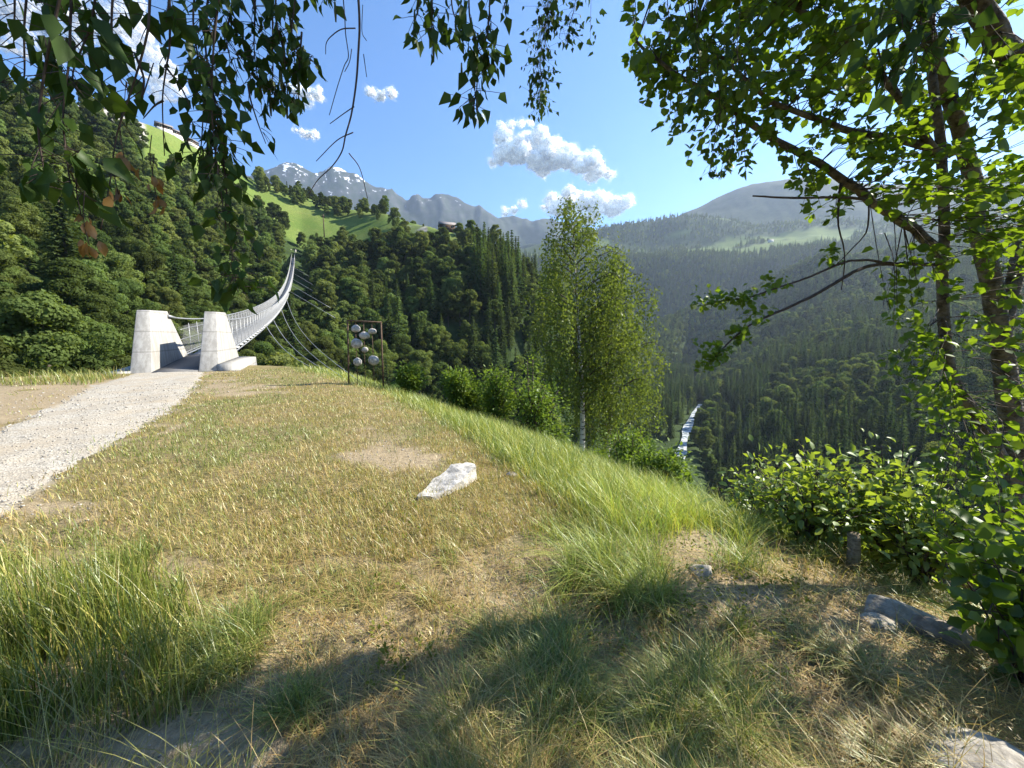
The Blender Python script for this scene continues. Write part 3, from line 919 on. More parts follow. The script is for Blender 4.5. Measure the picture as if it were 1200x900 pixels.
def house(name, px, py, r, w, d, hh, rz, label, walls, base_white=False, group=None, cat="house", roofc='rooftile'):
    x, y, z = far_place(px, py, r)
    t = thing(name, (x, y, z - 1.0), label, cat, group, rz)
    wl = MB()
    wl.box((-w / 2, -d / 2, 0), (w / 2, d / 2, hh))
    rh = d * 0.32
    wl.add([(-w / 2, -d / 2, hh), (-w / 2, d / 2, hh), (-w / 2, 0, hh + rh), (w / 2, -d / 2, hh), (w / 2, d / 2, hh), (w / 2, 0, hh + rh)], [np.array([[0, 2, 1], [3, 4, 5]])])
    wl.build("wall", walls, t)
    rf = MB()
    e = w * 0.09; k_ = 0.25 * d / 2
    for sg in (-1, 1):
        y0, y1 = 0.0, sg * (d / 2 + k_); z0, z1 = hh + rh + .05, hh + rh + .05 - rh * (d / 2 + k_) / (d / 2)
        V = [(-w / 2 - e, y0, z0), (w / 2 + e, y0, z0), (w / 2 + e, y1, z1), (-w / 2 - e, y1, z1)]
        V += [(a, b, c + 0.3) for a, b, c in V]
        rf.hexa(V)
    rf.build("roof", M[roofc], t)
    if base_white:
        b = MB().box((-w / 2 - .06, -d / 2 - .06, -2), (w / 2 + .06, d / 2 + .06, hh * 0.4)); b.build("stone_base", M['plaster'], t)
    for sx_ in (-0.27, 0.27):
        fr = MB().box((w * sx_ - .7, -d / 2 - .12, hh * .5), (w * sx_ + .7, -d / 2 - .03, hh * .5 + 1.5)).build("window", M['plaster'], t)
        MB().box((w * sx_ - .55, -d / 2 - .16, hh * .5 + .15), (w * sx_ + .55, -d / 2 - .10, hh * .5 + 1.35)).build("pane", M['glass'], fr)
    return t


house("wooden_hut", 524, 270, 289, 10.0, 7.0, 4.4, R(18), "dark wooden barn alone on the meadow hilltop beside a leafy tree", M['darkwood'], cat="barn")
for k_, (px, py, r, lb) in enumerate(((112, 125, 362, "dark chalet at the left end of the hilltop hamlet"), (127, 128, 364, "dark chalet with white base, second from the left in the hilltop hamlet"),
                                      (192, 150, 376, "dark chalet above the upper meadow, left of two neighbours"), (206, 156, 380, "dark chalet in the middle of three above the upper meadow"), (224, 167, 386, "white based chalet at the right end above the upper meadow"))):
    house("chalet", px, py, r, 6 + (k_ % 3), 5.5, 3.6, R(20 + 15 * k_), lb, M['darkwood'], True, "chalets on the hilltop")
for k_, (px, r, lb) in enumerate(((903, 1790, "tiny white house alone on the far green slope"), (963, 1640, "tiny white roofed house at the edge of the far dark wood"), (1004, 1800, "leftmost white house of the far village"), (1016, 1840, "second white house of the far village"),
                                  (1030, 1810, "white house in the middle of the far village"), (1043, 1850, "fourth white house of the far village"), (1056, 1820, "rightmost white house of the far village"))):
    house("village_house", px, 285, r * 1.11, 17, 12, 9, R(30 * k_), lb, M['plaster'], False, "houses of the far village")
x, y, z = far_place(380, 275, 345)
t = thing("utility_pole", (x, y, z), "thin wooden utility pole standing on the bright green meadow", "pole")
MB().tube([(0, 0, -1), (0, 0, 17)], [0.42, 0.32], 7).build("pole_shaft", M['darkwood'], t)
MB().box((-1.4, -.15, 15.2), (1.4, .15, 15.6)).build("crossarm", M['darkwood'], t)

# ------------------------------------------------------------------ trees of the forest


def quads(cen, nrm, size, up=None, aspect=1.0, rg=rng):
    """leaf clump cards: centres, normals, sizes -> bent quads (two triangles each)"""
    n = len(cen)
    a = unit(np.cross(nrm, rg.normal(size=(n, 3)))); b = np.cross(nrm, a)
    s = np.asarray(size).reshape(-1, 1)
    j = lambda: 1 + 0.35 * (rg.random((n, 1)) - 0.5)
    V = np.stack([cen - a * s * j() - b * s * aspect * 0.3, cen + b * s * aspect * j() * 0.25 - a * s * .1 - b * s * aspect, cen + a * s * j() - b * s * .2 * aspect, cen + b * s * aspect * j() + nrm * s * 0.25], 1)
    F = (np.arange(n)[:, None] * 4 + np.array([[0, 1, 2, 3]]))
    return V.reshape(-1, 3), F


def broadleaf_mesh(seed, Ht=13.0, Rd=4.6, lobes=26, per=210, leaf=0.25):
    g = np.random.default_rng(seed)
    cs, rs = [], []
    for i in range(lobes):
        t = g.random() ** 0.8
        z = Ht * (0.16 + 0.76 * t)
        prof = Rd * math.sqrt(max(0.05, 1 - ((z / Ht - 0.48) / 0.49) ** 2)) * (0.72 + 0.5 * g.random())
        a = g.random() * 2 * PI; rr = prof * (0.35 + 0.6 * g.random())
        cs.append((rr * math.cos(a), rr * math.sin(a), z)); rs.append(Rd * (0.15 + 0.22 * g.random() ** 1.4))
    cs.append((0.2, 0, Ht * 0.92)); rs.append(Rd * 0.3)
    cs.append((0, 0, Ht * 0.6)); rs.append(Rd * 0.58)
    V, F, o = [], [], 0
    cen, nr = [], []
    for c, r in zip(cs, rs):
        n = int(per * (r / (Rd * 0.26)) ** 1.6)
        d = unit(g.normal(size=(n, 3)) + np.array([0, 0, 0.35]))
        cen.append(np.array(c) + d * r * (0.72 + 0.36 * g.random((n, 1))) * np.array([1, 1, 0.82])); nr.append(unit(d + 0.38 * g.normal(size=(n, 3))))
    cen = np.concatenate(cen); nr = np.concatenate(nr)
    return quads(cen, nr, leaf * (0.6 + 0.8 * g.random(len(cen))), rg=g)


def spruce_mesh(seed, Ht=26.0, Rd=3.6, layers=40):
    g = np.random.default_rng(seed)
    cen, nr, sz = [], [], []
    for i in range(layers):
        f = (i + g.random() * .6) / layers
        z0 = Ht * (0.05 + 0.94 * f)
        L = Rd * (1 - f) ** 0.85 * (0.8 + 0.35 * g.random()) + 0.25
        nb = 9 if f < .8 else 6
        for b in range(nb):
            a = 2 * PI * b / nb + g.random() * 0.7 + i
            l = L * (0.75 + 0.4 * g.random())
            k = max(3, int(l / 0.36))
            u = (np.arange(k) + 0.6) / k
            droop = -0.34 * l * u ** 1.3 + 0.10 * l * u ** 4
            c = np.stack([np.cos(a) * l * u, np.sin(a) * l * u, z0 + droop], 1)
            cen.append(c + g.normal(size=c.shape) * 0.08)
            nn = np.array([np.cos(a) * .35, np.sin(a) * .35, 1.0]); nr.append(unit(nn + 0.38 * g.normal(size=c.shape)))
            sz.append(0.46 * (1.15 - 0.45 * u) * (0.65 + 0.35 * (1 - f)) * np.ones(k))
    cen = np.concatenate(cen); nr = np.concatenate(nr); sz = np.concatenate(sz)
    return quads(cen, nr, sz, rg=g)


def trunk_mesh(Ht, r):
    return MB().tube([(0, 0, -1.5), (0.05, 0, Ht * .3), (0, 0.05, Ht * .62), (0, 0, Ht * .93)], [r * 1.2, r * .9, r * .55, r * .12], 6)


PB, PS = [], []
for sd_ in range(7):
    V, F = broadleaf_mesh(100 + sd_, 12.5 + 1.4 * (sd_ % 3), 3.6 + 0.45 * (sd_ % 2), 46 + 3 * sd_, 120)
    mb = MB(); mb.add(V, F); PB.append((mb, trunk_mesh(12.5, 0.22)))
for sd_ in range(3):
    V, F = broadleaf_mesh(150 + sd_, 13.0, 4.0, 60, 360, 0.13)
    mb = MB(); mb.add(V, F); PB.append((mb, trunk_mesh(13, 0.22)))
for sd_ in range(4):
    V, F = spruce_mesh(200 + sd_, 26, 3.9 + 0.5 * (sd_ % 2))
    mb = MB(); mb.add(V, F); PS.append((mb, trunk_mesh(26, 0.26)))


def mesh_only(mb, name, mat):
    o = mb.build(name, mat); me = o.data
    bpy.data.objects.remove(o); return me


PBm = [(mesh_only(a, "crown", M['leaf_far_light' if n_ in (3, 5, 6, 9) else 'leaf_far']), mesh_only(b, "trunk", M['bark_far'])) for n_, (a, b) in enumerate(PB)]
PSm = [(mesh_only(a, "crown", M['needle']), mesh_only(b, "trunk", M['bark_far'])) for a, b in PS]

# candidates on a jittered polar lattice
cand = []
for r0, r1, s in ((34, 260, 6.4), (260, 1150, 8.2), (1150, 2050, 12), (2050, 2420, 16)):
    r = r0
    while r < r1:
        da = math.degrees(s / r)
        az = np.arange(-62, 62, da); n = len(az)
        cand.append(np.stack([az + (rng.random(n) - .5) * da * .9, np.full(n, r) + (rng.random(n) - .5) * s * .9], 1))
        r += s
cand = np.concatenate(cand)
az, rr = cand[:, 0], cand[:, 1]
hh, kk = h_far(az, rr)
xx = rr * np.sin(np.radians(az)); yy = rr * np.cos(np.radians(az))
px, py = project(xx, yy, hh)
me_, ro_ = cover(px, kk, rr, xx, yy)
keep = (me_ < 0.5) & (ro_ < 0.5)
nz = fbm(xx / 30, yy / 30, 77, 3)
keep |= (kk > 4.0) & (kk < 4.9) & (px > 300) & (px < 455) & (kk > 4.66 + (nz - .5) * .15)           # the row of trees on the hilltop
keep |= (kk > 4.5) & (kk < 5.3) & (px > 538) & (px < 562) & (rng.random(len(px)) < .5)                  # beside the barn
keep |= (kk > 4.1) & (kk < 5.0) & (px > 450) & (px < 500) & (nz > .5) & (rng.random(len(px)) < .35)
keep |= (kk > 4.0) & (kk < 5.0) & (px > 300) & (px < 330) & (kk < 4.35) & (rng.random(len(px)) < .6)
mb_ = (me_ >= .5) & (kk < 5.2) & ~keep & (rng.random(len(px)) < .05)
keep |= mb_
keep &= ~(kk < 1.05)
keep &= ~((kk >= 4.45) & (kk < 5.4) & (px > 505) & (px < 537))
keep &= ~((kk >= 9.2) & (kk < 10.3) & (rng.random(len(px)) < .6))
keep &= (rr < 2050) | ((px > 640) & (rng.random(len(px)) < .8))
keep &= kk < 11.2
# keep clear of the river and the bridge
dr = np.min(np.hypot(xx[:, None] - RIV[None, :, 0], yy[:, None] - RIV[None, :, 1]), 1)
keep &= dr > 7.0
bs = (xx - BO[0]) * AU[0] + (yy - BO[1]) * AU[1]; bt = (xx - BO[0]) * AV[0] + (yy - BO[1]) * AV[1]
keep &= ~((np.abs(bt) < 7) & (bs < BL + 12) & (hh > deck_z(bs) - 22))
# sight line to the white water
keep &= ~((px > 792) & (px < 822) & (rr > 60) & (rr < 300) & (kk < 2.2))
# species
nsp = fbm(xx / 55, yy / 55, 88, 3); rnd = rng.random(len(px))
psp = np.where(px < 430, 0.03, np.where(px < 545, 0.10, np.where(px < 640, 0.32, 0.62)))
psp = np.where((px > 800) & (kk < 7.4), 0.12 + 0.85 * sstep(.47, .62, nsp), psp)
psp = np.where((px > 745) & (kk > 6.3) & (kk < 7.3), 0.10, psp)
psp = np.where((px > 740) & (px < 812) & (kk < 6), 0.9, psp)
psp = np.where((kk > 8) & (kk < 9.3), 0.75, psp)
psp = np.where(kk >= 9.3, 0.6, psp)
psp = np.where((px > 812) & (px < 850) & (rr > 240) & (kk < 3.2), 0.25, psp)
is_s = rnd < psp
is_s &= ~((kk > 4.0) & (kk < 5.4) & (px > 300) & (px < 580))
is_s |= (px > 556) & (px < 612) & (kk > 2.85) & (kk < 3.75) & keep
sc = np.where(is_s, 0.55 + 0.60 * rng.random(len(px)), 0.70 + 0.75 * rng.random(len(px)) ** 1.4)
sc = np.where(is_s & (px > 556) & (px < 612) & (kk > 2.85) & (kk < 3.75), 1.2 + .25 * rng.random(len(px)), sc)
sc = np.where((px < 460) & (kk > 4.6) & (kk < 5.2), sc * 0.85, sc)
sc = np.where(~is_s & (px < 300) & (kk < 3), sc * 0.82, sc)
sc = np.where(mb_, .16 + .12 * rng.random(len(px)), sc); is_s &= ~mb_
sc = np.where(is_s & (px > 812) & (rr < 330), sc * 1.12, sc)
sc = np.where(kk > 7.4, sc * 1.15, sc)
sc = np.where((px > 740) & (kk > 6.2) & (kk < 7.3), sc * .8, sc)
# drop what no place near the camera can see
AZB = np.arange(-66, 66.01, 0.5)
RB = np.concatenate([np.arange(34, 400, 6), np.arange(400, 2450, 14)])
AA, RRg = np.meshgrid(AZB, RB, indexing='ij')
hb, kb = h_far(AA.ravel(), RRg.ravel()); eb = ((hb - EYE) / RRg.ravel()).reshape(AA.shape)
nearmax = np.max(np.stack([(h_near(q * np.sin(np.radians(AZB)), q * np.cos(np.radians(AZB))) - EYE) / q for q in np.arange(3, 34, 1.0)]), 0)
cm = np.maximum(np.maximum.accumulate(eb, 1), nearmax[:, None])
ia = np.clip(((az + 66) / 0.5).round().astype(int), 0, len(AZB) - 1)
ir = np.clip(np.searchsorted(RB, rr - 10) - 1, 0, len(RB) - 1)
HT = np.where(is_s, 26.0, 13.0) * sc
vis = ((hh + HT - EYE) / rr) > cm[ia, ir] - 0.02
keep &= vis
px2, py2 = project(xx, yy, hh + HT)
inview = (px > -15) & (px < 1215) & (py2 < 640) & (py2 > -20) & ((((hh + HT * .8 - EYE) / rr) > cm[ia, ir] + 0.002))
idx = np.where(keep)[0]
app = (HT / rr) * np.where(inview, 1, 0.05) * np.where((px > 1085), 0.3, 1)


def region(p, k, sp, r):
    w = "spruce" if sp else "leafy tree"
    if p < 300:
        return (f"dark green {w} in the dense wood on the slope left of the footbridge", "trees on the slope left of the footbridge")
    if k > 4.4 and p < 470:
        return (f"{w} in the row along the meadow hilltop above the footbridge", "trees along the meadow hilltop")
    if p < 455:
        return (f"dark {w} on the shady slope below the far end of the footbridge", "trees below the far bridge end")
    if p < 556 or (p < 640 and not sp):
        return (f"green {w} on the wooded slope below the barn", "trees below the barn")
    if p < 625:
        return ("tall dark spruce in the cluster right of the barn hill", "dark spruces right of the barn hill")
    if p < 812:
        return (f"{w} on the slope between the birches and the river", "trees between the birches and the river")
    if r < 330:
        return (f"{w} near the river on the foot of the right valley wall", "trees at the foot of the right valley wall")
    return (f"{w} on the hazy right valley wall", "trees on the right valley wall")


for sp in (False, True):
    ids = idx[is_s[idx] == sp]
    order = ids[np.argsort(-app[ids])]
    ind, mass = order[:290], order[290:]
    pr = PSm if sp else PBm
    NP = 4 if sp else 7
    ptype = []
    protos = {}
    light = ~is_s & (rng.random(len(px)) < np.where((px > 740) & (kk > 6.2) & (kk < 7.35), .9, np.where(px > 740, .6, .30)))  # spur and right wall get more of the crowns coloured as sunlit
    var = rng.integers(0, 4, len(px)) if sp else np.where(light, rng.choice([3, 5, 6], len(px)), rng.choice([0, 1, 2, 4], len(px)))
    for n_, q in enumerate(ind):
        v = n_ - 200 if 200 <= n_ < 200 + NP else int(var[q])
        if not sp and rr[q] < 170 and not 200 <= n_ < 200 + NP:
            v = 9 if light[q] else 7 + n_ % 2
        lb, gr = region(px[q], kk[q], sp, rr[q])
        t = thing("spruce_tree" if sp else "broadleaf_tree", (xx[q], yy[q], hh[q] - 0.3), lb, "tree", gr + (" (spruces)" if sp else ""), rng.random() * 6.28)
        s = sc[q]; t.scale = (s * (0.9 + .2 * rng.random()), s * (0.9 + .2 * rng.random()), s)
        for nm, md in (("crown", pr[v][0]), ("trunk", pr[v][1])):
            o = bpy.data.objects.new(nm, md); C.objects.link(o); o.parent = t
            if nm == "crown" and v < NP and v not in protos:
                protos[v] = o
    # the rest of the wood: one object, trees set out by geometry nodes
    me = bpy.data.meshes.new("wood")
    me.vertices.add(len(mass))
    me.vertices.foreach_set("co", np.stack([xx[mass], yy[mass], hh[mass] - 0.3], 1).astype(np.float32).ravel())
    for nm, val in (("scl", sc[mass]), ("rot", rng.random(len(mass)) * 6.28)):
        at = me.attributes.new(nm, 'FLOAT', 'POINT'); at.data.foreach_set("value", val.astype(np.float32))
    at = me.attributes.new("idx", 'INT', 'POINT'); at.data.foreach_set("value", (NP - 1 - var[mass]).astype(np.int32))
    o = bpy.data.objects.new("distant_spruce_wood" if sp else "distant_broadleaf_wood", me); C.objects.link(o)
    tag(o, "distant mass of dark spruces covering the valley walls" if sp else "distant mass of leafy trees covering the valley walls", "wood", None, "stuff")
    ng = bpy.data.node_groups.new("wood", 'GeometryNodeTree')
    ng.interface.new_socket("Geometry", in_out='INPUT', socket_type='NodeSocketGeometry')
    ng.interface.new_socket("Geometry", in_out='OUTPUT', socket_type='NodeSocketGeometry')
    gi = ng.nodes.new("NodeGroupInput"); go = ng.nodes.new("NodeGroupOutput")
    iop = ng.nodes.new("GeometryNodeInstanceOnPoints"); jn = ng.nodes.new("GeometryNodeJoinGeometry")
    for v in sorted(protos):  # a join lists the last link first
        on = ng.nodes.new("GeometryNodeObjectInfo"); on.transform_space = 'ORIGINAL'
        on.inputs["Object"].default_value = protos[v]; on.inputs["As Instance"].default_value = True
        ng.links.new(on.outputs["Geometry"], jn.inputs[0])

    def na(nm, ty):
        n = ng.nodes.new("GeometryNodeInputNamedAttribute"); n.data_type = ty; n.inputs["Name"].default_value = nm
        return n.outputs["Attribute"]
    cx = ng.nodes.new("ShaderNodeCombineXYZ"); ng.links.new(na("rot", 'FLOAT'), cx.inputs[2])
    ng.links.new(gi.outputs[0], iop.inputs["Points"]); ng.links.new(jn.outputs[0], iop.inputs["Instance"])
    iop.inputs["Pick Instance"].default_value = True
    ng.links.new(na("idx", 'INT'), iop.inputs["Instance Index"])
    ng.links.new(cx.outputs[0], iop.inputs["Rotation"]); ng.links.new(na("scl", 'FLOAT'), iop.inputs["Scale"])
    ng.links.new(iop.outputs[0], go.inputs[0])
    md = o.modifiers.new("wood", 'NODES'); md.node_group = ng
print("forest", len(idx), int(is_s[idx].sum()))

# ------------------------------------------------------------------ the round tree left of the bridge and the two birches


def leaf_tpl(kind):
    if kind == 'birch':
        V = np.array([(0, 0, 0), (-.33, .27, .05), (.33, .27, .05), (0, .30, -.02), (-.20, .60, .03), (.20, .60, .03), (0, .62, -.03), (0, 1.0, -.10)])
    elif kind == 'round':
        V = np.array([(0, 0, 0), (-.36, .30, .07), (.36, .30, .07), (0, .30, -.01), (-.38, .66, .05), (.38, .66, .05), (0, .66, -.02), (0, 1.0, -.06)])
    else:  # oval
        V = np.array([(0, 0, 0), (-.23, .30, .06), (.23, .30, .06), (0, .30, 0), (-.24, .65, .04), (.24, .65, .04), (0, .65, -.02), (0, 1.0, -.09)])
    T = np.array([(0, 2, 3), (0, 3, 1), (6, 5, 7), (4, 6, 7)]); Q = np.array([(3, 2, 5, 6), (1, 3, 6, 4)])
    return V, T, Q


def leaves(mb, org, ax, nr, size, kind):
    """leaf blades: origins, directions, normals, lengths"""
    tv, T, Q = leaf_tpl(kind)
    ax = unit(ax); nr = unit(nr - ax * np.sum(nr * ax, -1, keepdims=True)); sd_ = np.cross(ax, nr)
    s = np.asarray(size).reshape(-1, 1, 1)
    curl = 0.2 + 2.6 * rng.random((len(org), 1))
    V = org[:, None] + s * (tv[None, :, 0:1] * sd_[:, None] + tv[None, :, 1:2] * ax[:, None] + (tv[None, :, 2] * curl)[..., None] * nr[:, None])
    b = (np.arange(len(org)) * 8)[:, None, None]
    mb.add(V.reshape(-1, 3), [(b + T[None]).reshape(-1, 3), (b + Q[None]).reshape(-1, 4)])


def spline(pts, n):
    pts = np.asarray(pts, float); m_ = len(pts)
    t = np.linspace(0, m_ - 1, n); i = np.minimum(t.astype(int), m_ - 2); f = (t - i)[:, None]
    pp = np.concatenate([[2 * pts[0] - pts[1]], pts, [2 * pts[-1] - pts[-2]]])
    a, b, c, d = pp[i], pp[i + 1], pp[i + 2], pp[i + 3]
    return 0.5 * (2 * b + (c - a) * f + (2 * a - 5 * b + 4 * c - d) * f ** 2 + (3 * b - a - 3 * c + d) * f ** 3)


def birch(base, Ht, Rc, seed, label, lean=(0, 0), crown_from=0.22, nb=46, leaf=0.115, dens=1.0, trunk_r=0.15):
    g = np.random.default_rng(seed)
    t = thing("birch_tree", base, label, "tree")
    tp = spline([(0, 0, -1.0), (0.05, 0.02, Ht * .25), (lean[0] * .5 + .08, lean[1] * .5, Ht * .6), (lean[0], lean[1], Ht)], 24)
    MB().tube(tp, np.linspace(1, 0.04, 24) ** 0.9 * trunk_r, 9).build("trunk", M['bark_birch'], t, None, True)
    br, lf = MB(), MB()
    for i in range(nb):
        f = crown_from + (0.97 - crown_from) * (i + g.random()) / nb
        p0 = spline(tp, 100)[int(f * 99)]
        a = i * 2.4 + g.random()
        uu = (1 - f) / (1 - crown_from)
        L = Rc * (min(1, uu / .52) ** .68 * (1 - 1.9 * max(0, uu - .8)) + .05) * (0.65 + 0.5 * g.random())
        dv = np.array([math.cos(a), math.sin(a), 0])
        rise = (0.75 * L + 0.3) * (1.15 - .75 * f)
        bp = spline([p0, p0 + dv * L * .35 + (0, 0, rise * .55), p0 + dv * L * .75 + (0, 0, rise * .8), p0 + dv * L + (0, 0, rise * .55)], 12)
        br.tube(bp, np.linspace(.035, .006, 12) * (1.1 - .5 * f), 4)
        # hanging strands
        for st in range(int(11 * dens * (0.5 + L / Rc))):
            u = 0.18 + 0.82 * g.random() ** 0.8
            s0 = bp[int(u * 11)] + g.normal(size=3) * 0.22 * (0.4 + L * .3)
            ln = (0.5 + 1.25 * g.random()) * (0.5 + 0.5 * L / Rc)
            nl = int(ln / 0.055)
            q = np.arange(nl) / max(1, nl)
            drift = g.normal(size=3) * 0.18 * np.array([1, 1, 0])
            c = s0 + np.outer(q, [0, 0, -ln]) + np.outer(q ** 2, drift) + g.normal(size=(nl, 3)) * 0.075
            ax = unit(np.array([0, 0, -1.0]) + 0.75 * g.normal(size=(nl, 3)))
            lf_n = unit(g.normal(size=(nl, 3)) + np.array([0, 0, .2]))
            leaves_simple(lf, c, ax, lf_n, leaf * (0.65 + 0.6 * g.random(nl)))
    br.build("branch", M['twig'], t)
    lf.build("crown", M['leaf_birch'], t)
    return t


def leaves_simple(mb, org, ax, nr, size):
    ax = unit(ax); sd_ = unit(np.cross(ax, nr)); s = np.asarray(size).reshape(-1, 1)
    nn = np.cross(sd_, ax)
    V = np.stack([org, org + s * (.42 * ax + .36 * sd_ + .08 * nn), org + s * ax, org + s * (.42 * ax - .36 * sd_ + .08 * nn)], 1)
    mb.add(V.reshape(-1, 3), (np.arange(len(org))[:, None] * 4 + np.array([[0, 1, 2, 3]])))


def gp(px, py, Y):
    q = P(px, py, Y); return np.array([q[0], q[1], float(h_near(q[0], q[1]))])


b0 = gp(681, 520, 16.0)
ztop = P(669, 221, 16.0)
birch(tuple(b0), ztop[2] - b0[2], 2.25, 3, "tall slender birch with white trunk standing on the slope", (ztop[0] - b0[0], 0.2), 0.36, 64, 0.108, 1.25, 0.15)
b1 = gp(712, 520, 16.8)
ztop = P(724, 290, 16.8)
birch(tuple(b1), ztop[2] - b1[2], 2.15, 8, "lower bushy birch just right of the tall one", (ztop[0] - b1[0], -0.3), 0.32, 50, 0.108, 1.3, 0.12)


# ------------------------------------------------------------------ shrubs


def shrub(name, base, w, hgt, n_stem, leaf, n_leaf, seed, label, mat, kind='oval', cat="shrub", group=None, upright=0.6, twigs=True):
    g = np.random.default_rng(seed)
    t = thing(name, tuple(base), label, cat, group)
    st, lf = MB(), MB()
    for i in range(n_stem):
        a = g.random() * 2 * PI; rr_ = w * math.sqrt(g.random())
        L = hgt * (0.65 + 0.4 * g.random()) * (1 - 0.35 * (rr_ / w) ** 2)
        end = np.array([math.cos(a) * rr_, math.sin(a) * rr_, L])
        mid_ = end * np.array([.35, .35, .55]) + g.normal(size=3) * .05 * w
        bp = spline([np.zeros(3) + (0, 0, -.1), mid_, end], 9)
        st.tube(bp, np.linspace(.011, .003, 9) * max(0.7, min(3.0, hgt)), 4)
        nl = n_leaf // n_stem
        u = 0.22 + 0.78 * g.random(nl) ** 0.8
        bi = np.array([np.interp(u * 8, np.arange(9), bp[:, q]) for q in range(3)]).T
        off = g.normal(size=(nl, 3)) * np.array([1, 1, .8]) * w * 0.20
        c = bi + off
        ax = unit(off + g.normal(size=(nl, 3)) * .05 + np.array([0, 0, upright * .12 - .05]))
        nr = unit(np.array([0, 0, 1.0]) + 0.6 * g.normal(size=(nl, 3)))
        leaves(lf, c, ax, nr, leaf * (0.6 + 0.7 * g.random(nl)), kind)
        if twigs:
            for q in range(0, nl, 5):
                st.tube([bi[q], c[q]], [.0035, .0015], 3, False)
    st.build("stem", M['twig'], t); lf.build("foliage", mat, t)
    return t


SHR = [
    (1, 535, 468, 12.5, .5, 1.6, "light green sapling at the left end of the shrubs below the pale slab"),
    (2, 582, 485, 12.0, .6, 2.1, "leafy sapling between the first sapling and the birches"),
    (3, 625, 500, 11.5, .8, 2.7, "bright green bush left of the tall birch trunk"),
    (4, 652, 512, 12.5, .6, 1.5, "taller green bush touching the left of the birch trunk"),
    (5, 735, 545, 11.0, .95, 2.0, "rounded bush right of the lower birch"),
    (6, 780, 562, 9.0, .6, 1.3, "bush in front of the river at the slope edge"),
    (7, 702, 535, 12.0, .7, .9, "low bush between the two birch trunks"),
    (8, 480, 455, 13.5, .5, .9, "small sapling right of the stone sculpture"),
    (9, 555, 475, 13.0, .7, 1.5, "sapling standing behind the first two"),
    (10, 760, 560, 9.5, .6, 1.3, "low bush left of the river view"),
]
for sd_, px_, py_, Y_, w_, h_, lb in SHR:
    b = gp(px_, py_, Y_)
    shrub("green_shrub", b, w_, h_ + 0.3, 16, 0.11, 2600, 400 + sd_, lb, M['leaf_sapling'], 'oval', "shrub", "shrubs along the slope edge", twigs=False)

for sd_, px_, py_, Y_, w_, h_, lf_, nl_, lb in (
        (21, 945, 640, 3.6, .62, 1.15, .085, 1500, "leafy green bush at the slope edge left of the old post"),
        (22, 890, 640, 4.4, .50, .80, .075, 900, "low bush at the left end of the leafy bushes"),
        (23, 1035, 640, 3.5, .48, 1.35, .085, 1100, "taller leafy bush right of the old post"),
        (24, 1080, 660, 3.0, .42, .95, .085, 800, "dark leafy bush at the foot of the right tree"),
        (25, 990, 630, 4.3, .5, .95, .08, 800, "leafy bush behind the old post")):
    b = gp(px_, py_, Y_)
    shrub("leafy_bush", b, w_, h_, 26, lf_, nl_, 500 + sd_, lb, M['leaf_bush'], 'oval', "bush", "leafy bushes at the slope edge")
b = gp(1200, 775, 1.7)
shrub("hazel_bush", b, .34, .85, 16, .085, 460, 61, "large leaved hazel bush beside the half buried rocks", M['leaf_near'], 'round', "bush")
b = gp(1230, 700, 2.1)
shrub("hazel_bush", b, .45, 1.1, 16, .10, 420, 62, "large leaved hazel bush cut by the right edge, behind the near one", M['leaf_near'], 'round', "bush")

# ------------------------------------------------------------------ the tree on the right
tb = P(1150, 650, 3.15); tb[2] = float(h_near(tb[0], tb[1])) - .05
rtree = thing("willow_tree", tuple(tb), "leafy willow with leaning dark stems at the right edge", "tree")


def pl(pts):
    return np.array([P(*p) for p in pts])


